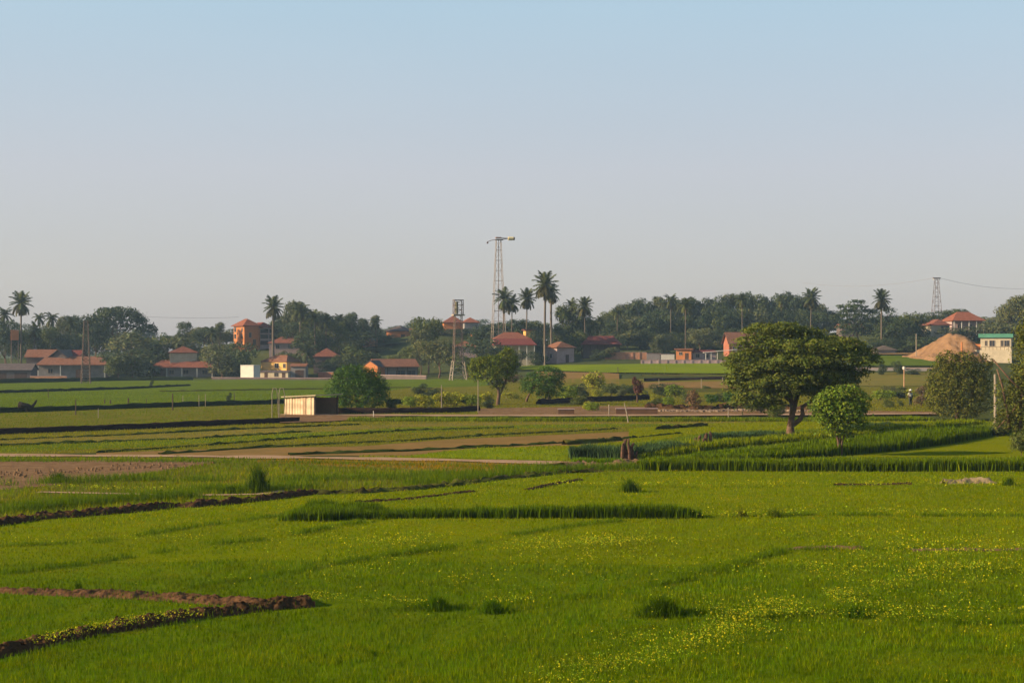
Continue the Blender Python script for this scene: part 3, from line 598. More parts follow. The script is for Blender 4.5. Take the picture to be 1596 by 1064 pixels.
tm.tube([(0.0, 0, -6)] + [(math.sin(t * 3) * .25, 0, t * 60) for t, _ in prof], [1.3] + [a for _, a in prof], 8); tm.v = [(x, y, z / 60) for x, y, z in tm.v]; PALMT = tm.mesh('trunk', BARKG, True)
def palm(key, px, top, fr, label, base=None, D=None, tr=.2, group=None, crown_drop=None):
    """top = pixel of the highest frond tip, fr = frond length in pixels"""
    p = cpt(px, base) if base else at(px, D); L = fr * p.y / F; h = z_at(top, p.y) - p.z - L * .93
    r = thing('palm_tree', label, 'palm tree', p, random.uniform(0, 6.28), group); r.rotation_euler.x = random.uniform(-.035, .035); r.rotation_euler.y = random.uniform(-.02, .02)
    t = link('trunk', PALMT, r); t.scale = (tr, tr, h)
    c = link('crown', PROTO[key], r, (0, 0, h)); c.location.x = math.sin(3) * .25 * tr; c.scale = (L, L, L); return r
palm('date', 33, 452, 21, 'tall full date palm standing alone highest at the far left', D=385, tr=.28)
palm('coco', 8, 474, 17, 'palm cut by the left edge of the picture', D=400)
palm('thin', 62, 483, 13, 'left of two small hazy palms right of the tall far left palm', D=420)
palm('thin', 79, 482, 15, 'right of two small hazy palms right of the tall far left palm', D=415)
palm('date', 426, 459, 20, 'full palm rising beside the orange three-storey building', D=400, tr=.45)
palm('coco', 467, 466, 20, 'broad shaggy palm among the trees right of the orange building', D=410)
palm('coco', 492, 478, 17, 'shaggy palm third to the right of the orange building', D=405)
palm('thin', 528, 484, 15, 'thin palm in the grove between the orange building and the orange house', D=425)
palm('thin', 332, 504, 15, 'small bushy palm left of the orange three-storey building', D=400)
palm('date2', 783, 446, 21, 'leftmost of the three big palms right of the tall lamp mast', D=385, tr=.22)
palm('date2', 797, 458, 16, 'shorter palm tucked behind the leftmost big palm by the mast', D=395, tr=.2)
palm('date', 820, 448, 18, 'middle one of the three big palms right of the tall lamp mast', D=400, tr=.22)
palm('date', 849, 421, 24, 'tallest palm in the picture with a thick brown skirt of dead fronds', base=569, tr=.36)
palm('date2', 860, 438, 18, 'second palm hidden half behind the tallest palm', D=385, tr=.4)
palm('date2', 892, 463, 14, 'left of a pair of palms right of the tallest palm', D=400)
palm('date', 912, 461, 17, 'right of a pair of palms right of the tallest palm', D=395)
palm('coco', 1045, 454, 15, 'hazy palm sticking out above the wood', D=440)
palm('coco', 1068, 459, 18, 'palm on a long bare pale trunk in front of the wood', base=563, tr=.18)
palm('thin', 1157, 454, 14, 'slender palm with long trunk above the right part of the wood', D=405, tr=.18)
palm('coco', 936, 488, 14, 'low hazy palm at the left end of the wood', D=420)
palm('thin', 962, 476, 12, 'thin tall palm in the left part of the wood', D=430)
palm('thin', 1022, 459, 7, 'tiny palm head poking out above the wood', D=470)
palm('thin', 1080, 460, 7, 'tiny palm head just right of the tallest wood palm', D=475)
palm('date', 1263, 447, 18, 'palm crown rising at the right end of the wood', D=420, tr=.2)
palm('date', 1374, 449, 18, 'lone palm on a straight trunk right of the flat-topped cedar', D=390, tr=.28)
palm('coco', 112, 489, 15, 'shaggy palm just left of the reddish lattice mast', D=412)
palm('thin', 148, 492, 14, 'shaggy hazy palm just right of the reddish lattice mast', D=418)
palm('date2', 52, 500, 15, 'lower palm tucked right of the tall full date palm at far left', D=395, tr=.25)
palm('coco', 508, 486, 15, 'hazy palm crown in the left half of the grove', D=412)
palm('thin', 586, 490, 13, 'hazy palm crown at the right end of the grove', D=430)
palm('coco', 876, 474, 14, 'short palm between the tallest palm and the right pair', D=405)
palm('thin', 1218, 458, 12, 'hazy palm head in the right part of the wood', D=450)
palm('coco', 478, 528, 22, 'dark shaggy low palm in front of the yellow house', base=588, tr=.25)

# --- the village trees
def TR(rows):
    for r in rows: tree(*r[:5], **r[5])
TR([
 ('umbrella', 183, 477, 76, 'dark wide umbrella-shaped tree on the left skyline', dict(D=420, rz=.1)),
 ('round3', 150, 492, 60, 'dark tree under the left side of the umbrella tree', dict(D=415)),
 ('tall0', 122, 488, 44, 'dark upright tree behind the left lattice mast', dict(D=425)),
 ('tall1', 100, 492, 39, 'hazy upright tree between the two small palms and the left mast', dict(D=430)),
 ('round0', 8, 500, 56, 'dark tree at the far left edge under the palm', dict(D=395)),
 ('round1', 48, 512, 52, 'dark tree behind the brown roofed house at far left', dict(D=405)),
 ('tall2', 78, 508, 52, 'shaded tree behind the red roof ridge at far left', dict(D=400)),
 ('round3', 112, 520, 60, 'dense tree behind the long brown roof at left', dict(D=400)),
 ('bush2', 212, 516, 90, 'big rounded grey-green tree between the left mast and the cream house', dict(D=385)),
 ('bush0', 205, 545, 82, 'dark glossy rounded tree directly left of the veranda house', dict(D=372)),
 ('bush1', 184, 552, 36, 'lower green tree at the right end of the long brown roofed house', dict(D=368)),
 ('bush1', 240, 515, 60, 'olive tree on the rise behind the dark glossy tree', dict(D=405)),
 ('bush2', 285, 524, 80, 'brownish green tree above the cream house roof', dict(D=410)),
 ('tall0', 286, 499, 39, 'boxy dark tree alone on the skyline left of the orange building', dict(D=450)),
 ('tall1', 342, 502, 33, 'hazy upright tree close left of the orange building', dict(D=430)),
 ('round0', 318, 512, 44, 'dark tree behind the small bushy palm', dict(D=440)),
 ('round2', 345, 532, 54, 'grey tree right of the cream house', dict(D=385)),
 ('bush0', 372, 534, 50, 'dark rounded tree below the orange three-storey building', dict(D=375)),
 ('bush2', 345, 545, 64, 'willowy grey tree right of the veranda house', dict(base=588)),
 ('round2', 467, 463, 48, 'tall pale rounded tree behind the broad shaggy palm', dict(D=430)),
 ('tall0', 452, 500, 52, 'dark tree between the full palm and the shaggy palms', dict(D=420)),
 ('tall1', 502, 486, 49, 'tall grey-green tree in the grove right of the orange building', dict(D=425)),
 ('tall0', 545, 484, 44, 'tall dark tree in the middle of the grove', dict(D=430)),
 ('tall2', 522, 500, 57, 'shorter tree filling the middle of the grove', dict(D=415)),
 ('round3', 487, 512, 60, 'dark undergrowth tree above the low red roof', dict(D=410)),
 ('tall0', 568, 494, 33, 'thin hazy tree near the right end of the grove', dict(D=440)),
 ('tall1', 585, 491, 26, 'pointed hazy tree at the right end of the grove', dict(D=450)),
 ('round3', 555, 515, 66, 'dark tree left of the bright orange house', dict(D=425)),
 ('round1', 598, 522, 34, 'dark bush left wall side of the bright orange house', dict(D=440)),
 ('bush1', 560, 533, 58, 'rounded olive tree above the long brick-red roofed farmhouse', dict(D=380)),
 ('bush0', 528, 552, 34, 'dark round bush right of the low red wall', dict(base=582)),
 ('bush0', 513, 564, 40, 'dark bush beside the shaded red roofed shed', dict(base=586)),
 ('round1', 668, 494, 56, 'tall green tree left of the ladder-topped water tower', dict(D=375)),
 ('tall1', 655, 512, 59, 'pale green weeping tree at the right gable of the brick-red farmhouse', dict(D=365)),
 ('round2', 684, 524, 64, 'dense grey-green weeping tree directly left of the water tower legs', dict(base=589)),
 ('round1', 642, 540, 40, 'low part-sunlit tree against the end of the farmhouse', dict(D=372)),
 ('round3', 755, 506, 50, 'dark tree right of the water tower below the tall mast', dict(D=410)),
 ('round0', 720, 512, 50, 'dark tree under the hipped red roofs', dict(D=440)),
 ('bush0', 765, 530, 76, 'dark spreading bush in front of the red hipped villa', dict(D=352)),
 ('bush1', 728, 548, 58, 'dark low bush right of the water tower legs', dict(base=588)),
 ('bush2', 800, 545, 36, 'grey-green bush left of the villa front wall', dict(base=580)),
 ('tall0', 808, 495, 59, 'dark tree between the three big palms', dict(D=420)),
 ('tall0', 787, 500, 52, 'dark tree below the leftmost big palm', dict(D=425)),
 ('round1', 838, 500, 40, 'tree behind the yellow upper block', dict(D=425)),
 ('round1', 885, 474, 46, 'green tree left below the pair of palms', dict(D=400)),
 ('round3', 908, 490, 52, 'dark tree below the pair of palms', dict(D=400)),
 ('tall0', 872, 505, 44, 'dark tree right of the tallest palm trunks', dict(D=390)),
 ('bush1', 892, 512, 52, 'low green tree above the brown roofed cottage', dict(D=395)),
 ('round1', 495, 493, 60, 'broad green tree filling the left of the grove', dict(D=428)),
 ('round3', 538, 494, 62, 'broad dark tree filling the middle of the grove', dict(D=436)),
 ('bush2', 575, 506, 52, 'hazy grey bush at the right end of the grove', dict(D=445)),
 ('bush0', 440, 505, 50, 'dark bush between the orange building and the grove', dict(D=440)),
 ('round2', 312, 507, 44, 'hazy tree right of the boxy skyline tree', dict(D=450)),
 ('bush2', 352, 512, 36, 'low hazy tree touching the left of the orange building', dict(D=455)),
 ('bush0', 836, 515, 22, 'small dark bush against the yellow upper block', dict(D=388)),
 ('round0', 440, 490, 44, 'dark tree just right of the full palm by the orange building', dict(D=445)),
 ('bush1', 630, 546, 46, 'olive bush above the right end of the farmhouse roof', dict(D=400)),
 ('bush0', 744, 520, 40, 'dark bush right of the terracotta box-shaped hut', dict(D=425)),
 ('bush0', 838, 548, 28, 'dark bush at the right corner of the villa wall', dict(D=367)),
 ('bush1', 790, 552, 34, 'olive bush below the villa front wall', dict(D=364)),
 ('bush0', 610, 534, 44, 'dark bush on the slope above the farmhouse roof', dict(D=432)),
 ('bush2', 585, 541, 40, 'grey-green bush on the slope above the farmhouse left end', dict(D=420)),
 ('bush0', 645, 528, 34, 'dark bush at the right of the red annex', dict(D=440)),
 ('bush1', 450, 545, 40, 'olive bush on the terrace above the yellow house', dict(D=400)),
 ('bush0', 495, 548, 44, 'dark bush behind the low palm and the shaded shed', dict(D=398)),
 ('bush2', 690, 515, 44, 'grey bush below the hipped roof house behind the water tower', dict(D=450)),
 ('bush0', 830, 520, 44, 'dark bush right behind the villa', dict(D=405)),
 ('bush0', 866, 520, 40, 'dark bush left behind the grey-lilac cottage', dict(D=400)),
 ('bush0', 935, 545, 30, 'small dark bush before the dark red veranda house', dict(base=560)),
 ('bush2', 952, 540, 22, 'grey bush at the left end of the brick wall', dict(base=560)),
])
# the wood right of centre
WG = 'trees of the dense hazy wood behind the brick wall'
r_ = random.Random(5)
outline = [(925, 498), (945, 488), (955, 482), (972, 474), (990, 467), (1010, 466), (1030, 463), (1050, 464), (1070, 464), (1092, 465), (1115, 463), (1135, 458), (1158, 456), (1178, 459), (1196, 464), (1214, 458), (1235, 456), (1255, 462), (1275, 470), (1292, 482), (1306, 496)]
for i, (x, y) in enumerate(outline):
    tree(r_.choice(['round0', 'round3', 'round2', 'tall1', 'round1']), x, y, r_.uniform(38, 52), 'dense hazy tree in the top row of the wood behind the brick wall', D=470, group=WG, name='wood_tree')
for i in range(17):
    x = 938 + i * 22; tree(r_.choice(['bush0', 'bush2', 'round3', 'bush1']), x, pl(outline, x) + r_.uniform(16, 26), r_.uniform(36, 50), 'shaded tree in the middle row of the wood behind the brick wall', D=445, group=WG, name='wood_tree')
for i in range(17):
    x = 935 + i * 21; tree(r_.choice(['bush1', 'bush0', 'bush2']), x, r_.uniform(510, 528), r_.uniform(36, 48), 'lower rounded tree at the foot of the wood behind the brick wall', D=420, group=WG, name='wood_tree')
TR([
 ('bush2', 1032, 519, 34, 'pale rounded bush above the wall stretch coloured as sunlit', dict(D=395)),
 ('round2', 1090, 508, 40, 'pale tall tree behind the small orange house', dict(D=410)),
 ('cedar', 1335, 466, 64, 'dark flat-topped cedar with layered branches on the right skyline', dict(D=400, rz=.4)),
 ('bush0', 1376, 480, 44, 'dark tree behind the lone straight palm', dict(D=415)),
 ('bush1', 1400, 484, 50, 'green rounded tree right of the lone palm', dict(D=405)),
 ('bush1', 1428, 483, 46, 'large green rounded tree left of the small red roofed house', dict(D=412)),
 ('bush0', 1420, 497, 44, 'dark lower tree left of the small red roofed house', dict(D=400)),
 ('bush0', 1390, 500, 44, 'dark lower tree under the lone palm', dict(D=395)),
 ('round1', 1490, 481, 40, 'hazy tree behind the gap between the two red roofs', dict(D=440)),
 ('bush0', 1462, 486, 44, 'hazy tree under the right pylon', dict(D=440)),
 ('bush0', 1430, 524, 60, 'dark shaded thicket at the left foot of the orange earth mound', dict(D=380)),
 ('bush0', 1395, 528, 46, 'dark shaded thicket left of the earth mound thicket', dict(D=382)),
 ('bush0', 1362, 528, 44, 'dark thicket beside the low brown thatched roof', dict(D=385)),
 ('bush2', 1340, 538, 40, 'grey thicket at the right rim of the spreading tree', dict(D=372)),
 ('round2', 1575, 470, 44, 'left of two hazy grey trees on the skyline at the right edge', dict(D=420)),
 ('round2', 1600, 455, 62, 'right of two hazy grey trees on the skyline at the right edge', dict(D=410)),
 ('bush2', 1500, 508, 60, 'scrubby bush between the big hipped house and the green-roofed block', dict(D=400)),
 ('bush2', 1560, 500, 70, 'scrubby bush behind the green-roofed block', dict(D=400)),
 ('bush0', 1374, 563, 13, 'small round dark shrub in the far right field', dict(base=586)),
 ('bush0', 1399, 563, 18, 'larger dark shrub in the far right field left of the thin post', dict(base=584)),
 ('bush0', 1424, 575, 20, 'low dark shrub in the far right field right of the thin post', dict(base=586)),
])
# far background trees: skyline so that hill meets sky softly
for i, x in enumerate(range(-180, 1800, 26)):
    t = pl([(-200, 515), (0, 505), (120, 500), (240, 512), (320, 513), (400, 512), (480, 495), (600, 508), (650, 500), (700, 503), (800, 500), (930, 500), (1100, 497), (1310, 500), (1400, 492), (1500, 492), (1800, 480)], x)
    tree(['bush0', 'round2', 'bush2', 'round3'][i % 4], x + r_.uniform(-8, 8), t + r_.uniform(-3, 8), r_.uniform(34, 48), 'faint hazy tree on the far skyline behind the village', D=r_.uniform(560, 600), group='faint trees on the far skyline', name='skyline_tree')

# --- middle distance trees and shrubs
def hero(name, px, base, pads_px, n, leaf, csz, m, trunks, label, cat='tree', flat=.7, low=-.45, inner=.1, bark=None, dep=.8):
    """pads: pixel x, y, half width, half height, metres towards the camera; sizes follow from the tree's distance"""
    p = cpt(px, base); s = F / p.y; pads = []
    for (x, y, rx, ry, dy) in pads_px: pads.append(((x - px) / s, -dy, (base - y) / s, rx / s, rx / s * dep, ry / s))
    r = thing(name, label, cat, p); P, Nn, T = crown_points(pads, n, csz, flat, low, inner)
    link('crown', leaf_mesh('crown', P, Nn, leaf * rng.uniform(.7, 1.3, len(P)), T, m), r)
    mb = MB()
    for pts, rad in trunks: mb.tube([((x - px) / s, -dy, (base - y) / s) for (x, y, dy) in pts], rad, 9)
    mb.build('trunk', bark or BARK, r, True); return r
hero('spreading_tree', 1232, 677, [(1208, 517, 46, 14, 0), (1180, 540, 40, 16, .8), (1240, 524, 52, 13, -1), (1158, 566, 27, 18, 1), (1150, 596, 20, 24, .5), (1172, 612, 26, 24, 1.2), (1200, 580, 45, 18, 2.0),
      (1250, 545, 60, 14, 2), (1300, 538, 46, 14, 0), (1330, 556, 38, 17, -.5), (1352, 566, 20, 12, 0), (1332, 588, 24, 16, .2), (1290, 565, 52, 15, 2.4), (1235, 568, 52, 15, 3), (1215, 598, 44, 16, 2.2),
      (1262, 592, 50, 15, 2.2), (1300, 600, 38, 14, .8), (1240, 612, 40, 13, 1), (1190, 560, 44, 15, -2.2), (1290, 555, 60, 18, -2.5), (1230, 580, 60, 20, -2.5), (1300, 585, 44, 18, -2), (1195, 632, 22, 14, .8), (1150, 575, 20, 20, -1), (1172, 630, 32, 16, .2), (1206, 616, 26, 14, .8), (1150, 610, 18, 22, .2), (1186, 598, 34, 20, -.6), (1280, 612, 34, 10, -.8)],
     62000, .20, .62, L_OLIVE,
     [([(1232, 684, 0), (1232, 676, 0), (1232, 664, 0), (1234, 650, 0), (1236, 640, 0), (1232, 620, .2), (1226, 600, .3), (1215, 570, .4)], [.52, .38, .30, .26, .23, .19, .15, .09]),
      ([(1236, 662, 0), (1246, 654, .1), (1251, 645, .1), (1250, 634, .1), (1262, 626, .2), (1275, 619, .2), (1290, 606, .3), (1315, 585, .3)], [.22, .2, .19, .17, .15, .13, .1, .06]),
      ([(1236, 642, 0), (1242, 622, -.3), (1252, 600, -.5), (1265, 570, -.5)], [.24, .2, .15, .09]), ([(1232, 625, .1), (1210, 608, .5), (1185, 595, .5), (1165, 580, .4)], [.17, .13, .1, .06]),
      ([(1262, 626, .2), (1268, 612, .8), (1270, 600, 1.2)], [.12, .1, .05]), ([(1240, 600, -.4), (1250, 570, -1.5), (1290, 550, -2)], [.12, .1, .05]), ([(1226, 600, .3), (1210, 585, 1.5), (1195, 575, 2)], [.12, .09, .05])],
     'large dark wide-spreading tree with a forked leaning trunk right of centre', flat=.42, low=-.25)
hero('small_tree', 1309, 711, [(1308, 625, 34, 17, 0), (1285, 633, 20, 18, .3), (1332, 632, 22, 18, .2), (1308, 645, 36, 18, .5), (1290, 652, 22, 15, .5), (1338, 645, 16, 14, 0), (1318, 662, 26, 16, .3), (1300, 672, 22, 13, .2), (1312, 640, 34, 25, -.7), (1275, 640, 12, 12, 0), (1322, 612, 20, 8, 0), (1345, 655, 9, 9, 0), (1316, 680, 12, 7, 0)],
     7500, .19, .46, L_BRIGHT,
     [([(1307, 716, 0), (1307, 708, 0), (1307, 690, 0), (1303, 672, 0), (1295, 650, 0), (1285, 630, .1)], [.16, .12, .09, .08, .05, .03]), ([(1312, 716, 0), (1311, 706, 0), (1312, 688, 0), (1318, 670, 0), (1326, 645, 0), (1332, 628, 0)], [.14, .10, .08, .07, .05, .03]),
      ([(1309, 690, 0), (1309, 665, .1), (1308, 640, .2), (1308, 618, 0)], [.07, .06, .05, .03])],
     'small bright green round-headed tree in front of the spreading tree', flat=.85)
hero('round_bush', 560, 640, [(552, 592, 34, 22, 0), (555, 600, 38, 22, 0), (530, 608, 22, 26, .3), (585, 608, 22, 26, .2), (558, 616, 42, 24, .8), (575, 588, 20, 12, 0), (540, 586, 20, 12, .2), (598, 620, 11, 16, 0), (525, 620, 16, 18, 0), (560, 612, 44, 28, -1.0)],
     16000, .20, .46, L_RICH, [([(558, 643, 0), (558, 630, 0), (552, 610, 0)], [.3, .22, .1]), ([(560, 640, 0), (572, 620, 0), (585, 605, 0)], [.22, .16, .08])],
     'large rounded dark green bush just right of the plank shed', cat='bush', low=-.85, flat=.8)
hero('orchard_tree', 775, 632, [(748, 572, 17, 16, 0), (770, 568, 24, 14, .2), (792, 562, 15, 20, 0), (765, 588, 28, 16, .4), (785, 585, 20, 20, .2), (745, 585, 14, 14, 0), (778, 604, 12, 12, 0), (752, 566, 12, 9, 0), (797, 575, 9, 22, 0), (793, 553, 8, 9, 0)],
     9500, .22, .42, mat('leaf_mango', (0.135, 0.175, 0.018), (0.09, 0.12, 0.014), scale=1.2, trans=.28, attr=True, rough=.65), [([(776, 638, 0), (776, 628, 0), (778, 614, 0), (775, 598, 0), (770, 580, 0)], [.36, .26, .22, .16, .08]), ([(778, 616, 0), (788, 595, 0), (793, 570, 0)], [.18, .13, .07]), ([(776, 605, 0), (758, 588, 0), (750, 575, 0)], [.15, .1, .05])],
     'sunlit orchard tree with dark forked trunk at the right end of the low grey wall')
hero('orchard_tree', 838, 627, [(852, 586, 22, 14, 0), (868, 590, 12, 14, 0), (828, 596, 16, 14, 0), (845, 602, 24, 14, .3), (862, 606, 16, 18, .2), (822, 604, 10, 10, 0), (850, 615, 14, 12, 0)],
     8500, .20, .42, L_RICH, [([(820, 632, 0), (821, 622, 0), (826, 612, 0), (834, 600, 0)], [.22, .16, .12, .08]), ([(856, 630, 0), (856, 618, 0), (852, 600, 0)], [.3, .22, .1])],
     'dark green leaning orchard tree right of the sunlit orchard tree', low=-.7)
SG = 'low shrubs of the orchard'
def shr(k, px, base, top, w, label, cat='shrub'): tree(k, px, top, w, label, cat, base=base, name='shrub', group=SG)
shr('shrub0', 884, 625, 596, 30, 'bright bush touching the right side of the leaning orchard tree')
shr('shrub1', 924, 612, 576, 32, 'tall yellow-green bush right of the leaning orchard tree')
shr('shrub1', 930, 622, 604, 20, 'yellow dry bush below the tall yellow-green bush')
shr('bush0', 904, 620, 598, 26, 'dark bush behind the tall yellow-green bush')
shr('bush1', 953, 617, 595, 30, 'green bush right of the tall yellow-green bush')
shr('bush1', 975, 616, 597, 24, 'dark green bush left of the russet stump')
shr('redshrub', 993, 628, 588, 22, 'russet dead bush on a reddish trunk right of the orchard')
shr('bush0', 984, 615, 600, 18, 'dark bush at the foot of the russet dead bush')
shr('shrub0', 1053, 620, 595, 30, 'bright green bush right of the russet dead bush')
shr('bush0', 1028, 618, 598, 28, 'grey-green bush between the russet and the bright green bush')
shr('shrub0', 1041, 636, 614, 18, 'upright bright shrub below the bright green bush')
shr('bush0', 1020, 637, 622, 18, 'small dark shrub above the rubble heap')
shr('dryshrub', 1080, 640, 602, 28, 'dry brown thorny bush above the rubble heap')
shr('shrub2', 1108, 632, 612, 22, 'green shrub right of the dry thorny bush')
shr('bush0', 1122, 628, 612, 18, 'dark shrub near the left rim of the spreading tree')
shr('shrub2', 1140, 634, 606, 26, 'green shrub under the left rim of the spreading tree')
shr('dryshrub', 1160, 640, 612, 36, 'brown undergrowth bush beneath the spreading tree')
shr('bush1', 1185, 645, 615, 40, 'dark undergrowth bush left of the spreading tree trunk')
shr('bush1', 1205, 655, 622, 30, 'dark shrub against the spreading tree trunk')
for i, (x, b, t, w, k, l) in enumerate([(640, 636, 614, 34, 'shrub0', 'leftmost green bush behind the low grey wall'), (663, 636, 612, 34, 'shrub1', 'second yellow-green bush from the left behind the low grey wall'),
        (688, 634, 609, 34, 'shrub1', 'third yellow-green bush from the left behind the low grey wall'), (712, 634, 609, 34, 'shrub1', 'fourth yellow-green bush from the left behind the low grey wall'),
        (735, 634, 611, 28, 'shrub0', 'fifth green bush from the left behind the low grey wall'), (757, 631, 609, 22, 'shrub1', 'yellow-green bush partly hidden by the sunlit orchard tree'),
        (655, 617, 598, 22, 'bush0', 'small dark pointed bush behind the yellow-green bushes'), (674, 618, 604, 28, 'bush0', 'second small dark bush behind the yellow-green bushes'), (612, 640, 622, 18, 'bush0', 'low dark shrub right of the large rounded bush'),
        (795, 622, 610, 26, 'shrub1', 'low yellow bush right of the sunlit orchard tree'), (762, 638, 622, 16, 'bush0', 'dark squat bush at the trunk of the sunlit orchard tree'), (800, 598, 582, 30, 'dryshrub', 'pale dry bush behind the two orchard trees'),
        (1372, 624, 604, 26, 'shrub0', 'bright bush right of the small round-headed tree'), (1390, 622, 606, 22, 'shrub0', 'bright bush between the small tree and the standing figure'), (1404, 634, 624, 9, 'bush0', 'tiny dark shrub near the standing figure'),
        (1436, 634, 612, 24, 'dryshrub', 'dry shrub immediately right of the standing figure'), (1388, 668, 657, 20, 'bush0', 'low shrub in the verge right of the small tree')]): shr(k, x, b, t, w, l)
shr('bush0', 1404, 622, 608, 16, 'dark shrub directly left of the standing figure')
sc_ = random.Random(12)
for i in range(26):
    x = sc_.uniform(895, 1190) if i < 18 else sc_.uniform(1360, 1450); b = sc_.uniform(606, 642) if i < 18 else sc_.uniform(612, 640); w_ = sc_.uniform(12, 24)
    tree(sc_.choice(['shrub0', 'bush1', 'shrub2', 'dryshrub', 'bush2', 'shrub1', 'bush1']), x, b - w_ * sc_.uniform(.55, .85), w_, 'small rough scrub bush scattered among the orchard shrubs behind the farm track', 'shrub', base=b, name='scrub_bush', group='scrub behind the farm track')
# right hand thicket
hero('thicket', 1495, 655, [(1490, 572, 34, 20, 0), (1470, 590, 26, 26, .2), (1510, 585, 30, 26, 0), (1532, 580, 18, 26, 0), (1495, 605, 45, 30, .8), (1470, 625, 26, 24, .4), (1515, 625, 30, 26, .6), (1492, 640, 34, 16, .2), (1455, 615, 13, 26, 0), (1500, 600, 46, 34, -1.2), (1478, 560, 18, 12, 0), (1508, 562, 16, 12, 0)],
     20000, .19, .42, mat('leaf_thicket', (0.130, 0.140, 0.026), (0.085, 0.095, 0.018), scale=.8, trans=.28, attr=True, rough=.65), [([(1492, 660, 0), (1492, 640, 0), (1488, 600, 0)], [.3, .2, .1]), ([(1500, 658, 0), (1512, 630, 0), (1520, 590, 0)], [.25, .18, .1])],
     'broad olive thicket left of the tall tree at the right edge', cat='thicket', low=-.85, flat=.9)
hero('edge_tree', 1588, 700, [(1604, 520, 22, 18, 0), (1604, 545, 22, 20, .2), (1612, 570, 26, 24, .3), (1596, 590, 22, 20, 0), (1566, 612, 16, 18, .2), (1595, 620, 26, 26, .3), (1570, 640, 22, 20, .2), (1592, 660, 20, 22, .4), (1612, 560, 30, 50, -.6), (1605, 640, 30, 40, -.6), (1640, 540, 34, 34, 0), (1650, 600, 40, 40, 0), (1562, 660, 16, 12, 0), (1604, 500, 14, 12, 0), (1640, 660, 34, 30, 0)],
     22000, .15, .34, mat('leaf_edge', (0.130, 0.145, 0.028), (0.085, 0.098, 0.02), scale=.8, trans=.28, attr=True, rough=.65), [([(1592, 706, 0), (1592, 690, 0), (1590, 640, 0), (1596, 580, 0), (1600, 530, 0)], [.22, .17, .14, .10, .05]), ([(1572, 668, .2), (1568, 640, .2), (1560, 600, .3), (1552, 575, .3)], [.12, .10, .08, .05]),
      ([(1545, 560, .4), (1570, 590, .5), (1596, 615, .5)], [.05, .07, .09]), ([(1600, 600, .5), (1575, 640, .5), (1550, 668, .5)], [.07, .05, .03])],
     'tall leafy tree with tangled slanting limbs cut by the right edge', low=-.85, flat=.9, inner=.2)
tree('bush1', 1592, 665, 30, 'small yellowish bush at the right edge below the tall leafy tree', 'bush', base=712, name='shrub')
tree('bush0', 1565, 652, 44, 'dark bush at the end of the curving crop row', 'bush', base=680, name='shrub')

# rubble heap and low bits
RUB = mat('rubble_stone', (0.30, 0.22, 0.15), (0.09, 0.06, 0.045), scale=1.4)
mb = MB()
C, s = along([(1025, 642), (1080, 643), (1180, 641), (1260, 643)], 420, .7)
for c in C:
    r = random.uniform(.10, .32); z = float(H(c[0], c[1])) + .15
    vs = [Vector((random.uniform(.6, 1) * math.cos(a) * r * (1 if k == 0 else .7) + c[0], random.uniform(.6, 1) * math.sin(a) * r * (1 if k == 0 else .7) + c[1], z + (k - .4) * r)) for k in (0, 1) for a in (0, 1.2, 2.5, 3.8, 5.0)]
    mb.add(vs, [(4, 3, 2, 1, 0), (5, 6, 7, 8, 9)] + [(i, (i + 1) % 5, 5 + (i + 1) % 5, 5 + i) for i in range(5)])
C2, s2 = along([(0, 745), (100, 735), (220, 730), (320, 722)], 260, 1.3)
mb2 = MB()
for c in C2:
    r = random.uniform(.04, .13); z = float(H(c[0], c[1])) + .02
    vs = [(random.uniform(.6, 1) * math.cos(a) * r * (1 if k == 0 else .6) + c[0], random.uniform(.6, 1) * math.sin(a) * r * (1 if k == 0 else .6) + c[1], z + k * r) for k in (0, 1) for a in (0, 1.2, 2.5, 3.8, 5.0)]
    mb2.add(vs, [(4, 3, 2, 1, 0), (5, 6, 7, 8, 9)] + [(i, (i + 1) % 5, 5 + (i + 1) % 5, 5 + i) for i in range(5)])
tagp(mb2.build('clods', SOIL), 'loose clods and stones lying on the bare red earth at left', 'clods', kind='stuff')
tagp(mb.build('rubble', RUB), 'heap of loose brown stones along the farm track left of the spreading tree', 'rubble', kind='stuff')
ridge('earth_bank', [(1010, 638), (1080, 639), (1180, 637), (1270, 640)], 1.8, .5, SOILD, .4, rough=.5)

# ------------------------------------------------------------------ houses
def wallm(name, c, dirt=.72): return mat(name, c, tuple(k * dirt for k in c), scale=.8, rough=.9, bump=.01)
W_CREAM = wallm('wall_cream', (0.50, 0.42, 0.29)); W_YEL = wallm('wall_yellow', (0.66, 0.39, 0.12), .88); W_ORA = wallm('wall_orange', (0.46, 0.175, 0.065), .85)
W_GREY = wallm('wall_grey', (0.27, 0.24, 0.22)); W_DARK = wallm('wall_dark', (0.13, 0.10, 0.09)); W_PINK = wallm('wall_pink', (0.42, 0.30, 0.27)); W_WHITE = wallm('wall_white', (0.66, 0.62, 0.52), .85)
W_RED = wallm('wall_red', (0.34, 0.13, 0.08)); W_BRICK = mat('wall_brick', (0.52, 0.27, 0.15), (0.38, 0.19, 0.11), scale=1.0, rough=.9, wave=('Z', 2.2, .7))
def roofm(name, c): return mat(name, c, tuple(k * .62 for k in c), scale=1.3, rough=.8, wave=('X', 2.0, .72), bump=.02)
R_RED = roofm('roof_red', (0.27, 0.105, 0.068)); R_BRN = roofm('roof_brown', (0.27, 0.125, 0.075)); R_DRED = roofm('roof_dark_red', (0.21, 0.065, 0.055)); R_ORA = roofm('roof_orange', (0.30, 0.11, 0.065)); R_GREY = roofm('roof_grey', (0.15, 0.12, 0.11)); R_GREEN = mat('roof_green', (0.09, 0.25, 0.17), (0.07, 0.19, 0.13), scale=1)
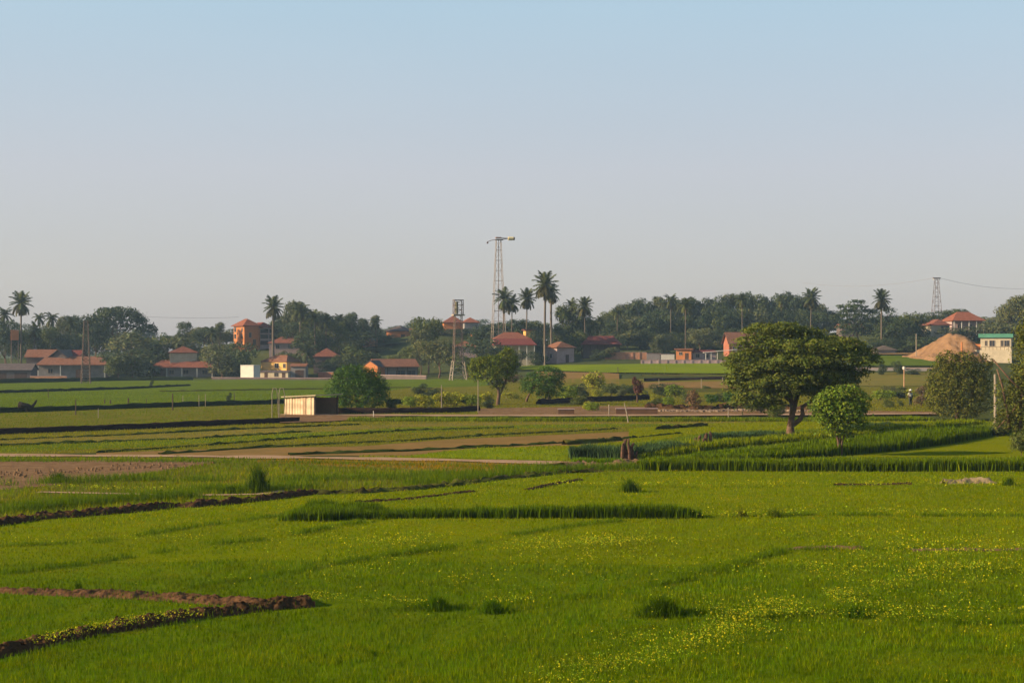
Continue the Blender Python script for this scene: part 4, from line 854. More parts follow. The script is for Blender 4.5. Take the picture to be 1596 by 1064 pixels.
GLASS = mat('window_glass', (0.02, 0.022, 0.026), (0.03, 0.03, 0.035), scale=1, rough=.15, spec=.5); FRAME = mat('window_frame', (0.34, 0.27, 0.2)); DOORM = mat('door_wood', (0.09, 0.055, 0.04)); TRIM = mat('trim_white', (0.6, 0.56, 0.48)); TIMB = mat('timber_dark', (0.10, 0.07, 0.05))
def quad_on(face, w, d, a, z, ww, hh, o0, o1):
    """box lying on a wall face; a = position along it in metres from its middle"""
    if face == 'F': return (a - ww/2, a + ww/2, -o1, -o0, z, z + hh)
    if face == 'L': return (-w/2 - o1, -w/2 - o0, d/2 + a - ww/2, d/2 + a + ww/2, z, z + hh)
    return (w/2 + o0, w/2 + o1, d/2 + a - ww/2, d/2 + a + ww/2, z, z + hh)
def window(root, face, w, d, a, z, ww, hh):
    x0, x1, y0, y1, z0, z1 = quad_on(face, w, d, a, z, ww, hh, -.02, .07); t = .09; f = MB()
    f.box(x0, x1, y0, y1, z0, z0 + t); f.box(x0, x1, y0, y1, z1 - t, z1)
    if face == 'F': f.box(x0, x0 + t, y0, y1, z0 + t, z1 - t); f.box(x1 - t, x1, y0, y1, z0 + t, z1 - t); f.box((x0+x1)/2 - t/3, (x0+x1)/2 + t/3, y0, y1, z0 + t, z1 - t)
    else: f.box(x0, x1, y0, y0 + t, z0 + t, z1 - t); f.box(x0, x1, y1 - t, y1, z0 + t, z1 - t)
    fo = f.build('window', FRAME, root)
    p = MB()
    if face == 'F': p.box(x0 + t + .003, x1 - t - .003, y0 + .03, y1 - .02, z0 + t + .003, z1 - t - .003)
    else: p.box(x0 + .03, x1 - .03, y0 + t + .003, y1 - t - .003, z0 + t + .003, z1 - t - .003)
    p.build('pane', GLASS, fo)
def door(root, face, w, d, a, ww=1.0, hh=2.0, m=None):
    MB().box(*quad_on(face, w, d, a, 0.02, ww, hh, -.02, .05)).build('door', m or DOORM, root)
def hip(mb, x0, x1, y0, y1, z, rh, rl, th=.14):
    """hip roof; rl = ridge length as a share of the long side"""
    cx, cy = (x0 + x1) / 2, (y0 + y1) / 2
    if x1 - x0 >= y1 - y0: a = (x1 - x0) * rl / 2; r = [(cx - a, cy, z + th + rh), (cx + a, cy, z + th + rh)]
    else: a = (y1 - y0) * rl / 2; r = [(cx, cy - a, z + th + rh), (cx, cy + a, z + th + rh)]
    v = [(x0,y0,z),(x1,y0,z),(x1,y1,z),(x0,y1,z),(x0,y0,z+th),(x1,y0,z+th),(x1,y1,z+th),(x0,y1,z+th)] + r
    f = [(0,3,2,1),(0,1,5,4),(1,2,6,5),(2,3,7,6),(3,0,4,7)]
    f += [(4,5,9,8),(6,7,8,9),(5,6,9),(7,4,8)] if x1 - x0 >= y1 - y0 else [(4,5,8),(5,6,9,8),(6,7,9),(7,4,8,9)]
    return mb.add(v, f)
def gable(mb, x0, x1, y0, y1, z, rh, th=.14, front=False):
    if front:
        c = (x0 + x1) / 2
        v = [(x0,y0,z),(c,y0,z+rh),(x1,y0,z),(x1,y0,z+th),(c,y0,z+rh+th),(x0,y0,z+th)]; v += [(a, y1, b) for a, _, b in v]
    else:
        c = (y0 + y1) / 2
        v = [(x0,y0,z),(x0,c,z+rh),(x0,y1,z),(x0,y1,z+th),(x0,c,z+rh+th),(x0,y0,z+th)]; v += [(x1, a, b) for _, a, b in v]
    return mb.add(v, [(0,1,4,5),(1,2,3,4),(6,11,10,7),(7,10,9,8),(0,6,7,1),(1,7,8,2),(5,4,10,11),(4,3,9,10),(0,5,11,6),(2,8,9,3)])
def house(label, x0, x1, base, eave, rtop, depth, rot, rk, wm, rm, wins=(), doors=(), posts=0, over=.5, D=None, cat='house', name='house', verandah=0, rl=.45, group=None, post_m=None, gside=None):
    c = (x0 + x1) / 2; p = at(c, D) if D else cpt(c, base); s = F / p.y
    if D: p.z = z_at(base, D)
    w = (x1 - x0) / s / max(.5, math.cos(R(rot))); h = (base - eave) / s; rh = (eave - rtop) / s
    r = thing(name, label, cat, p, R(rot), group)
    mb = MB(); y0 = verandah
    mb.box(-w/2, w/2, y0, depth, -2.0, h)
    if rk == 'gable': mb.add([(-w/2, y0, h), (-w/2, depth, h), (-w/2, (y0+depth)/2, h + rh * .86), (-w/2 + .2, y0, h), (-w/2 + .2, depth, h), (-w/2 + .2, (y0+depth)/2, h + rh * .86)], [(0,2,1),(3,4,5),(0,3,5,2),(1,2,5,4)]).add([(w/2, y0, h), (w/2, depth, h), (w/2, (y0+depth)/2, h + rh * .86), (w/2 - .2, y0, h), (w/2 - .2, depth, h), (w/2 - .2, (y0+depth)/2, h + rh * .86)], [(0,1,2),(3,5,4),(0,2,5,3),(1,4,5,2)])
    if rk == 'gfront': mb.add([(-w/2, y0, h), (w/2, y0, h), (0, y0, h + rh * .86), (-w/2, y0 + .2, h), (w/2, y0 + .2, h), (0, y0 + .2, h + rh * .86)], [(0,1,2),(3,5,4),(0,2,5,3),(1,4,5,2)])
    mb.build('wall', wm, r)
    rb = MB(); fy = -over if not verandah else -.3
    if rk == 'hip': hip(rb, -w/2 - over, w/2 + over, fy, depth + over, h, rh, rl)
    elif rk == 'gable': gable(rb, -w/2 - over, w/2 + over, fy, depth + over, h - .02, rh)
    elif rk == 'gfront': gable(rb, -w/2 - over, w/2 + over, fy, depth + over, h - .02, rh, front=True)
    else: rb.box(-w/2 - over, w/2 + over, fy, depth + over, h + .003, h + max(rh, .2))
    rb.build('roof', rm, r)
    # windows and doors sit on the wall face behind the verandah
    fr = r if not verandah else r
    for (f, a, z, ww, hh) in wins:
        n0 = len(COL.objects); window(r, f, w, depth, a * (w if f == 'F' else depth), z * h, ww, hh)
        if verandah and f == 'F':
            r.children[-1].location.y = verandah
    for (f, a, ww, hh) in doors:
        door(r, f, w, depth, a * (w if f == 'F' else depth), ww, min(hh, h * .9))
        if verandah and f == 'F': r.children[-1].location.y = verandah
    for i in range(posts):
        x = -w/2 + .15 + (w - .3) * i / max(1, posts - 1); MB().box(x - .1, x + .1, -.15, .05, -1.0, h - .05).build('column', post_m or TRIM, r)
    return r, w, h, s

house('long low shed with dark walls at the far left edge', -30, 47, 592, 577, 567, 6, 4, 'gable', W_DARK, R_GREY, doors=[('F', .3, 3, 1.8), ('F', -.1, 3, 1.8)], over=.4)
house('long house with brown roof and pale end columns behind the left lattice mast', 60, 163, 589, 569, 556, 7, 5, 'hip', W_GREY, R_BRN, wins=[('F', -.33, .35, 1.3, 1.3)], doors=[('F', .12, 2.0, 2.3)], posts=4, verandah=1.4, rl=.8)
house('house with red-brown ridge and dark gable behind the long brown roof', 42, 84, 580, 557, 545, 8, 8, 'gable', W_DARK, R_BRN, D=378)
house('house with dark front gable behind the long brown roof', 78, 104, 580, 557, 545, 8, -6, 'gfront', W_DARK, R_GREY, D=376)
house('red roofed wing right of the dark gable at far left', 98, 122, 580, 556, 546, 7, 0, 'gable', W_RED, R_DRED, D=380)
house('cream walled house with red hipped roof standing behind the veranda house', 266, 306, 568, 550, 540, 8, 14, 'hip', W_CREAM, R_RED, D=378, rl=.5, wins=[('L', 0, .35, 1.0, 1.2)])
house('long veranda house with red roof and pale posts at left of centre', 236, 331, 588, 573, 562, 7, 3, 'hip', W_GREY, R_RED, wins=[('F', .05, .3, 1.5, 1.3), ('F', .36, .3, 1.5, 1.2), ('F', -.18, .3, 1.3, 1.2)], posts=5, verandah=1.3, rl=.7, doors=[('F', -.36, 3.0, 2.2)])
house('plain white blockhouse left of the yellow house', 374, 396, 583, 570, 569, 3.0, -24, 'flat', W_WHITE, TRIM, over=.05, D=362)
house('tiny gabled hut with dark window in front of the white blockhouse', 385, 396, 589, 577, 572, 3, 25, 'gfront', W_YEL, R_BRN, wins=[('F', 0, .3, .8, .9)], over=.25, cat='hut', name='hut')
# three-storey orange building
r, w, h, s = house('three-storey orange building with red hipped roof on the rise at left', 382, 402, 541, 508, 497, 8, 34, 'hip', W_ORA, R_ORA, D=430, rl=.2, over=.7,
    wins=[('L', -.3, .1, 1, 1.3), ('L', -.3, .4, 1, 1.3), ('L', -.3, .72, 1, 1.3), ('L', .35, .4, 1.4, 1.5), ('L', .35, .72, 1.4, 1.5), ('F', -.1, .45, .9, 1.6), ('F', .2, .1, 1, 1.8)], cat='apartment house', name='apartment_house')
MB().box(w/2 - .1, w/2 + 5, 1.0, 7, -2, h * .92).build('wing_wall', W_PINK, r); hip(MB(), w/2 - .5, w/2 + 5.4, .3, 7.6, h * .92 + .01, 1.6, .6).build('wing_roof', R_DRED, r)
for zz in (.12, .42, .68):
    wd = MB().box(w/2 + 1, w/2 + 4.6, .92, .99, zz * h, zz * h + 1.2).build('window_band', GLASS, r)
MB().tube([(w/2 + .5, .6, -1), (w/2 + .5, .6, h * .9)], .18, 8).build('pilaster', W_ORA, r); MB().tube([(w/2 + 3.6, .6, -1), (w/2 + 3.6, .6, h * .9)], .16, 8).build('pilaster', W_PINK, r)
house('low house with wide red hipped roof beneath the broad shaggy palm', 420, 484, 548, 535, 525, 9, 6, 'hip', W_PINK, R_RED, wins=[('F', -.3, .35, 1.2, 1.2), ('F', 0, .35, 1.2, 1.2), ('F', .3, .35, 1.2, 1.2)], rl=.4, D=415)
house('bright yellow house with faded red roof left of the dark shaggy low palm', 404, 449, 581, 564, 554, 6, -34, 'hip', W_YEL, R_BRN, over=.2, wins=[('F', .12, .45, 1.5, 1.3), ('F', .42, .45, 1, 1.2)], D=374, rl=.45)
house('grey lean-to annex in front of the yellow house', 402, 450, 590, 580, 578, 4, -16, 'gable', W_CREAM, R_GREY, wins=[('F', .1, .3, 1.2, 1.1)], doors=[('F', -.25, .9, 1.9), ('F', .35, .9, 1.9)], over=.2, cat='annex', name='annex')
house('grey garage with dark opening right of the yellow house', 453, 476, 590, 571, 567, 5, 0, 'gable', W_GREY, R_BRN, doors=[('F', .1, 2.2, 2.2)], over=.3, cat='garage', name='garage')
house('shaded shed with red roof between the low palm and the round bush', 489, 528, 574, 556, 543, 8, 4, 'hip', W_DARK, R_RED, doors=[('F', .0, 2.2, 2.2)], rl=.6, D=385)
house('long farmhouse with brick-red roof and orange gable wall behind the round bush', 588, 651, 592, 572, 560, 7.5, 20, 'gable', W_GREY, R_BRN, wins=[('F', .1, .35, 2.4, 1.3), ('F', .36, .35, 2.2, 1.3)], posts=5, verandah=1.0, D=352, over=.4, post_m=TIMB)
house('orange gabled wing at the left end of the brick-red roofed farmhouse', 565, 589, 592, 571, 562, 5, -28, 'gfront', W_ORA, R_GREY, D=350, over=.15)
house('bright orange house with dark hipped roof on the skyline', 602, 632, 534, 516, 508, 8, -16, 'hip', W_ORA, R_GREY, D=452, rl=.25, doors=[('F', .38, 1.4, 2.6)])
house('red annex right of the bright orange house', 632, 642, 532, 515, 512, 6, 0, 'gable', W_RED, R_DRED, D=455, over=.2, cat='annex', name='annex')
house('small brown brick hut among the trees left of the bright orange house', 566, 588, 540, 527, 525, 5, 10, 'flat', W_BRICK, R_BRN, D=432, over=.1, cat='hut', name='hut')
house('red hipped roof house behind the ladder-topped water tower', 692, 722, 520, 503, 492, 9, 6, 'hip', W_ORA, R_RED, D=465, rl=.2)
house('second hipped orange roof house right behind the water tower', 724, 746, 518, 503, 495, 8, 10, 'hip', W_GREY, R_ORA, D=462, rl=.3)
house('terracotta box-shaped hut right of the water tower', 737, 748, 530, 520, 519, 4, 12, 'flat', W_ORA, R_BRN, D=430, over=.05, cat='hut', name='hut')
house('low pinkish roofed house seen through the water tower legs', 708, 744, 552, 541, 532, 7, 6, 'hip', W_PINK, R_BRN, D=405)
house('two-tier red roofed villa with pale pillars beneath the big palms', 772, 834, 564, 538, 528, 10, 5, 'hip', W_CREAM, R_DRED, D=372, rl=.8, posts=6, verandah=1.6, wins=[('F', 0, .25, 1.4, 1.5), ('F', .25, .25, 1.4, 1.8)], doors=[('F', -.12, 1.1, 2.2)])
house('upper red hipped roof storey rising behind the two-tier villa', 772, 826, 540, 529, 518, 9, 5, 'hip', W_PINK, R_RED, D=379, rl=.35)
house('yellow upper storey block behind the villa roof', 820, 834, 526, 515, 513, 3, 15, 'flat', W_YEL, R_DRED, D=400, over=.4, cat='block', name='block_house')
house('grey-lilac cottage with brown hipped roof right of the tallest palm', 868, 895, 565, 542, 533, 6, 30, 'hip', W_PINK, R_BRN, wins=[('L', 0, .3, 1.2, 1.2)], doors=[('F', .1, 1.0, 2.1)], rl=.3)
house('long shaded veranda house with dark red roof before the wood', 908, 966, 560, 537, 524, 8, -4, 'hip', W_DARK, R_DRED, posts=6, verandah=1.6, wins=[('F', .05, .3, 1.2, 1.4), ('F', .3, .3, 1.4, 1.4)], rl=.6, D=390, post_m=TIMB)
house('small flat orange house with long trunk palm beside it', 1054, 1077, 562, 545, 543, 5, -14, 'flat', W_ORA, R_BRN, wins=[('F', -.2, .5, .9, .9)], doors=[('F', .2, .9, 2.0)], over=.5, D=372)
house('low pink house with thin roof right of the small flat orange house', 1080, 1116, 562, 549, 546, 6, 4, 'gable', W_PINK, R_DRED, wins=[('F', -.3, .35, 1.1, 1.1), ('F', .1, .35, 1.1, 1.1)], over=.3, D=374)
house('orange gabled house with reddish-grey roof left above the spreading tree', 1136, 1180, 552, 536, 518, 5, 10, 'gable', W_RED, R_BRN, D=395, wins=[('F', -.3, .3, 1.4, 1.3)])
house('tiny sunlit orange house in the gap right of the wood', 1350, 1359, 522, 509, 507, 4, 22, 'flat', W_YEL, R_BRN, D=435, over=.1, wins=[('F', .2, .5, .7, .8)])
house('low brown house just above the crown of the spreading tree', 1312, 1345, 522, 510, 505, 7, 0, 'gable', W_DARK, R_BRN, D=430)
house('low thatched brown roof beside the lone palm trunk', 1366, 1396, 552, 546, 539, 7, 6, 'hip', W_GREY, mat('thatch', (0.13, 0.10, 0.08), (0.09, 0.07, 0.055), scale=3), D=378, rl=.6)
house('low sunlit brown roof in front of the dark thicket by the mound', 1418, 1432, 528, 522, 517, 5, 10, 'hip', W_GREY, R_BRN, D=400)
house('small cream house with red roof and dark double window on the right hill', 1451, 1481, 519, 507, 498, 7, 10, 'hip', W_CREAM, R_RED, wins=[('F', .15, .25, 1.5, 1.5), ('F', .35, .25, 1.5, 1.5)], D=405, rl=.6)
house('largest red hipped roof house on top of the right hill', 1486, 1535, 517, 500, 486, 9, 4, 'hip', W_PINK, R_ORA, wins=[('F', -.25, .3, 1.3, 1.3), ('F', .1, .3, 1.3, 1.3)], posts=5, verandah=1.5, D=415, rl=.35)
r, w, h, s = house('cream block with green flat roof and terrace on the right slope', 1531, 1573, 546, 526, 520, 5, -22, 'flat', W_CREAM, R_GREEN, wins=[('F', -.32, .35, .6, 1.3), ('F', -.12, .3, 1.3, 1.5), ('F', .2, .3, .7, 1.5), ('F', .36, .3, 1.2, 1.5)], over=.45, D=332, cat='block', name='block_house')
MB().box(-w/2 - 1.5, w/2 + .2, -2.2, -.02, -3, .12).build('terrace', W_CREAM, r)
mb = MB()
for i in range(12): mb.box(-w/2 - 1.4 + i * .85, -w/2 - 1.32 + i * .85, -2.15, -2.07, .12, .8)
mb.box(-w/2 - 1.4, w/2 + .1, -2.16, -2.08, .8, .88); mb.build('railing', TIMB, r)
MB().box(-w/2 - 3, -w/2 - .02, .5, 4, -3, h * .5).build('side_wall', W_ORA, r)

# boundary walls
def wall(label, x0, x1, base, hpx, m, D=None, th=.25, cap=True, n=0):
    a = at(x0, D) if D else cpt(x0, base); b = at(x1, D) if D else cpt(x1, base); h = hpx * a.y / F; d = b - a; L = math.hypot(d.x, d.y)
    z = min(a.z, b.z); r = thing('boundary_wall', label, 'wall', (a.x, a.y, z), math.atan2(d.y, d.x)); dz = abs(a.z - b.z)
    MB().box(0, L, -th/2, th/2, -1, h + dz).build('panel', m, r)
    if cap: MB().box(-.05, L + .05, -th/2 - .06, th/2 + .06, h + dz + .003, h + dz + .1).build('coping', W_PINK, r)
    for i in range(n + 1 if n else 0):
        x = L * i / n; MB().box(x - .2, x + .2, -th/2 - .12, th/2 + .12, -1, h + dz - .05).build('pier', m, r)
    return r
wall('long sunlit brick wall below the wood', 944, 1007, 560, 11, W_BRICK, n=6)
wall('grey plaster continuation of the long brick wall', 1008, 1030, 561, 10, W_GREY)
wall('short stretch of the grey wall coloured sunlit cream left of the small flat orange house', 1029, 1051, 561, 9, W_WHITE)  # lit stretch of the grey wall, sunlight put into the wall colour
wall('low pinkish grey wall along the far edge of the bright field', 1000, 1130, 567, 6, W_PINK, n=10)
wall('low terracotta wall in front of the long brown roofed house', 47, 104, 592, 6, W_BRICK)
wall('low red wall right of the dark shaggy palm', 496, 520, 589, 9, W_RED)
wall('long low grey wall below the yellow house and its annex', 330, 560, 592, 2.5, W_DARK)
wall('weathered grey paling in front of the brick-red farmhouse', 590, 665, 592, 6, W_DARK)
wall('broken brown mud wall along the farm track', 960, 1025, 647, 10, wallm('mud_wall', (0.15, 0.085, 0.05)))
wall('low brown mud wall end left of the leaning pole', 870, 895, 647, 9, wallm('mud_wall', (0.15, 0.085, 0.05)))
wall('grey parapet on the far right field below the earth mound', 1330, 1445, 578, 4, W_GREY)
# white canopy
p = at(1115, 368); s = F / p.y; r = thing('canopy', 'pale canopy on thin white posts right of the low pink house', 'canopy', p)
MB().add([(-3, -1, 2.6), (5.5, -1, 3.4), (5.5, 2, 3.4), (-3, 2, 2.6), (-3, -1, 2.7), (5.5, -1, 3.5), (5.5, 2, 3.5), (-3, 2, 2.7)], [(0,3,2,1),(4,5,6,7),(0,1,5,4),(1,2,6,5),(2,3,7,6),(3,0,4,7)]).build('roof', TRIM, r)
for x, z in ((-2.6, 2.6), (-1.2, 2.7), (0.4, 2.85), (5.2, 3.3)): MB().box(x - .09, x + .09, -.8, -.62, -.5, z).build('post', TRIM, r)

# ------------------------------------------------------------------ plank shed
p = cpt(443, 648); s = F / p.y; k = 1 / s
r = thing('plank_shed', 'open-sided shed of pale upright planks beside the round dark bush', 'shed', p, R(-30))
PLK = mat('plank_pale', (0.74, 0.58, 0.38), (0.52, 0.38, 0.23), scale=1.2, wave=('Z', .3, .8)); hh = 29 * k
n = 11; L = 4.1
for i in range(n):
    x = i * L / n; wv = L / n * random.uniform(.7, .95); MB().box(x, x + wv, random.uniform(-.04, .04), .08 + random.uniform(-.02, .03), -.1, hh * (1 + .10 * i / n) * random.uniform(.95, 1.0)).build('plank', PLK if random.random() < .75 else mat('plank_dull', (0.48, 0.34, 0.21), (0.3, 0.2, 0.12), scale=2), r)
MB().box(.1, L, .12, .2, 0, hh * .9).build('backing_wall', mat('plank_dark', (0.30, 0.20, 0.12)), r)
MB().box(.02, .12, .2, 4.2, 0, hh * .95).build('side_wall', mat('plank_dark', (0.30, 0.20, 0.12)), r)
MB().box(0, L, 4.2, 4.3, 0, hh * .95).build('rear_wall', mat('plank_dark', (0.30, 0.20, 0.12)), r)
MB().add([(-.2, -.3, hh * 1.0), (L + .4, -.3, hh * 1.12), (L + .4, 4.6, hh * 1.12), (-.2, 4.6, hh * 1.0), (-.2, -.3, hh * 1.0 + .1), (L + .4, -.3, hh * 1.12 + .1), (L + .4, 4.6, hh * 1.12 + .1), (-.2, 4.6, hh * 1.0 + .1)], [(0,3,2,1),(4,5,6,7),(0,1,5,4),(1,2,6,5),(2,3,7,6),(3,0,4,7)]).build('roof', mat('roof_sheet', (0.45, 0.36, 0.24)), r)
for y in (0.2, 4.1): MB().box(L - .1, L + .04, y, y + .14, 0, hh * 1.08).build('post', TIMB, r)

# ------------------------------------------------------------------ towers
STEEL = mat('steel_rust', (0.20, 0.15, 0.12), (0.13, 0.09, 0.07), scale=3, metal=.2); STEELP = mat('steel_pale', (0.40, 0.33, 0.26), (0.24, 0.19, 0.15), scale=3, metal=.2)
def lattice(root, z0, z1, w0, w1, nb, rr, m, name='lattice', rl=None):
    rl = rl or rr * 1.5; cs = [(-1, -1), (1, -1), (1, 1), (-1, 1)]; W = lambda t: (w0 + (w1 - w0) * t) / 2; Z = lambda t: z0 + (z1 - z0) * t
    P = lambda c, t: (c[0] * W(t), c[1] * W(t), Z(t))
    for c in cs: MB().tube([P(c, 0), P(c, 1)], [rl, rl * .8], 5).build('leg', m, root)
    mb = MB()
    for i in range(nb + 1):
        t = i / nb
        for j in range(4):
            a, b = cs[j], cs[(j + 1) % 4]; mb.tube([P(a, t), P(b, t)], rr, 4)
            if i < nb: mb.tube([P(a, t), P(b, (i + 1) / nb)] if (i + j) % 2 else [P(b, t), P(a, (i + 1) / nb)], rr * .8, 4)
    mb.build('bracing', m, root)
D1 = 400; p = at(777, D1); r = thing('lamp_mast', 'tallest slender lattice mast with two side arms and a pale lamp drum', 'mast', p, R(10))
zt = z_at(374, D1) - p.z; k = D1 / F; lattice(r, -.5, zt, 4.2, 1.3, 12, .055, STEELP)
MB().tube([(0, 0, 0), (0, 0, zt)], .09, 6).build('ladder_pole', STEEL, r)
MB().box(-.95, 1.3, -.8, .8, zt, zt + .22).build('platform', STEEL, r); MB().box(-.8, .7, -.6, .6, zt + .5, zt + .8).build('top_box', mat('box_rust', (0.30, 0.16, 0.09)), r)
a = MB(); a.tube([(.5, 0, zt + .55), (2.8, 0, zt + .5)], .12, 6); a.tube([(.5, 0, zt + .15), (2.6, 0, zt + .4)], .07, 6); a.build('arm', STEEL, r)
MB().tube([(-.6, 0, zt + .15), (-2, 0, zt - .1), (-3.1, 0, zt - .5)], .08, 6).build('arm', STEEL, r)
MB().tube([(-3.1, 0, zt - .45), (-3.12, 0, zt - .7), (-3.15, 0, zt - 1.05)], [.1, .28, .2], 8).build('lamp_head', TIMB, r)
dr = MB().tube([(2.75, 0, zt + .45), (4.2, 0, zt + .45)], .5, 12).build('lamp_drum', mat('drum_yellow', (0.72, 0.6, 0.32)), r); MB().tube([(4.2, 0, zt + .45), (4.6, 0, zt + .45)], .46, 12).build('drum_cap', TIMB, r)
p = cpt(714, 593); s = F / p.y; r = thing('water_tower', 'rusty lattice water tower topped with a narrow caged frame', 'tower', p, R(14)); k = 1 / s
z1 = (593 - 563) * k; z2 = (593 - 492) * k; z3 = (593 - 468) * k
lattice(r, -.3, z1, 3.3, 2.3, 3, .06, STEELP, rl=.12); lattice(r, z1, z2, 2.0, 1.5, 10, .05, STEEL, rl=.09); MB().box(-1.25, 1.25, -1.25, 1.25, z2, z2 + .3).build('platform', STEELP, r)
lattice(r, z2 + .3, z3, 1.9, 1.9, 3, .06, STEEL, rl=.09); MB().box(-1.05, 1.05, -1.05, 1.05, z3, z3 + .12).build('top_frame', STEEL, r)
MB().tube([(-.35, 0, z2 + .4), (-.35, 0, z3 - .3)], .38, 10).build('tank', mat('tank_moss', (0.22, 0.20, 0.13)), r)
p = at(1460, 560); r = thing('pylon', 'grey steel power pylon with a short crosshead on the right skyline', 'pylon', p, R(8)); zt = z_at(434, 560) - p.z
lattice(r, 0, zt, 3.8, 1.2, 11, .06, STEEL, rl=.10); MB().box(-1.5, 1.5, -.3, .3, zt, zt + .4).build('crosshead', STEEL, r)
PYT = r.location + Vector((0, 0, zt + .2))
for x in (-1.3, 1.3): MB().tube([(x, 0, zt - .6), (x, 0, zt)], .16, 6).build('insulator', TRIM, r)
p = cpt(134, 598); r = thing('lattice_mast', 'reddish lattice mast in front of the long brown roofed house at left', 'mast', p, R(10)); lattice(r, 0, z_at(500, p.y) - p.z, 1.9, .8, 16, .075, STEEL, rl=.09)
MB().box(-1.2, .9, -.9, -.7, 3.2, 3.35).build('cross_bar', STEEL, r)
def cable(name, label, a, b, sag, rad=.035):
    pts = [a.lerp(b, i / 16) - Vector((0, 0, sag * 4 * (i / 16) * (1 - i / 16))) for i in range(17)]; mb = MB().tube(pts, rad, 4)
    tagp(mb.build(name, STEEL), label, 'cable')
cable('power_cable', 'thin overhead cable running right from the pylon head', PYT + Vector((1.3, 0, 0)), Vector(((1640 - 798) / F * 600, 600, z_at(447, 600))), 2.2, .05)
cable('power_cable', 'thin overhead cable running left from the pylon head towards the lone palm', PYT - Vector((1.3, 0, 0)), Vector(((1250 - 798) / F * 700, 700, z_at(440, 700))), 2.5, .04)
cable('power_cable', 'thin overhead cable crossing the pale sky above the cream house', Vector(((195 - 798) / F * 470, 470, z_at(491, 470))), Vector(((372 - 798) / F * 480, 480, z_at(494, 480))), .6, .04)
# orange tank at far left
p = at(23, 385); r = thing('raised_tank', 'orange box tank on thin legs under the tall far left palm', 'tank', p, R(20)); zb = z_at(530, 385) - p.z; zt = z_at(514, 385) - p.z
MB().box(-1.0, 1.0, -1, 1, zb, zt).build('tank', W_ORA, r); lattice(r, -.5, zb, 1.8, 1.8, 4, .06, STEEL)

# ------------------------------------------------------------------ poles and posts
def pole(px, base, top, label, rad=.05, lean=0, m=None, name='pole', cat='pole', cap=False):
    p = cpt(px, base); h = (base - top) * p.y / F
    r = thing(name, label, cat, p); MB().tube([(0, 0, -.3), (lean * h * .5 + .01, 0, h * .5), (lean * h, 0, h)], [rad * 1.1, rad, rad * .85], 6).build('shaft', m or TIMB, r)
    if cap: MB().tube([(lean * h, 0, h - .5), (lean * h, 0, h)], rad * 2.4, 8).build('cap', TRIM, r)
    return r
PGREY = mat('pole_grey', (0.33, 0.27, 0.2), (0.2, 0.16, 0.12), scale=3)
pole(118, 647, 622, 'dark slender post standing across the dark bank at left', .07)
pole(75, 620, 604, 'short thin post in the far left field')
pole(153, 652, 636, 'thin grey stake below the dark bank at left', .04, m=PGREY); pole(163, 629, 622, 'tiny stake in the left field left of its twin', .10)
pole(172, 630, 623, 'short stubby stake in the left field', .12); pole(200, 629, 620, 'stubby stake right of the other short stubby one', .12)
pole(228, 631, 621, 'thin stake between the stubby stakes and the tall dark post', .05); pole(269, 640, 613, 'taller dark post with a thick foot in the left field', .09)
pole(285, 634, 616, 'thin grey post just right of the thick-footed post', .04, m=PGREY); pole(310, 634, 615, 'left post of a thin pair in the left field', .04, m=PGREY); pole(320, 634, 614, 'right post of a thin pair in the left field', .04, m=PGREY)
pole(365, 628, 612, 'thin post right of the leafy post in the left field', .05)
pole(980, 659, 628, 'thin pale pole leaning left below the russet dead bush', .06, -.22, PGREY); pole(582, 651, 640, 'short white marker post in front of the low grey wall', .04, m=TRIM)
pole(745, 644, 592, 'tall thin grey pole left of the sunlit orchard tree', .05, m=PGREY); pole(849, 571, 536, 'tall pale pole at the foot of the tallest palm', .10, m=PGREY)
pole(688, 640, 600, 'thin grey pole among the yellow-green bushes', .05, m=PGREY); pole(949, 648, 630, 'short post in the mud wall', .06, m=PGREY)
pole(963, 583, 572, 'short dark post at the corner of the bright far field', .08); pole(1409, 606, 571, 'orange-tipped thin post in the far right field', .10, m=mat('post_orange', (0.45, 0.26, 0.14)), cap=True)
pole(1428, 560, 520, 'tall thin utility pole at the left foot of the earth mound', .10, m=PGREY); pole(1551, 662, 583, 'tall grey pole in front of the tangled right edge tree', .12, .0, PGREY)
pole(1570, 676, 655, 'short thin stake right of the end of the curving crop row', .05, m=PGREY); pole(1499, 565, 533, 'stout pale post on the earth mound', .22, m=W_ORA); pole(1027, 612, 590, 'thin post behind the bright green bush', .05, m=PGREY)
pole(1093, 612, 590, 'thin grey post near the dry thorny bush', .05, m=PGREY); pole(1126, 598, 588, 'thin short post on the far terrace', .05, m=PGREY); pole(1135, 655, 635, 'thin stake on the rubble heap', .05, m=PGREY)
# hoop frames
for x, l in ((424, 'left of two thin bent-pole frames standing left of the plank shed'), (435, 'right of two thin bent-pole frames standing left of the plank shed')):
    p = cpt(x, 655); k = p.y / F; r = thing('bent_pole_arch', l, 'arch', p); w_ = 8 * k; h_ = 50 * k
    MB().tube([(0, 0, -.2), (0, 0, h_ * .85), (w_ * .2, 0, h_), (w_ * .8, 0, h_), (w_, 0, h_ * .85), (w_, .8, -.2)], .04, 5).build('hoop', PGREY, r)
# leafy post
p = cpt(357, 629); tree('bush0', 357, 612, 8, 'dark leafy post-like shrub in the left field', 'shrub', base=629, name='shrub')
tree('bush0', 236, 592, 7, 'tiny dark sapling on the bank below the veranda house', 'sapling', base=604, name='sapling')
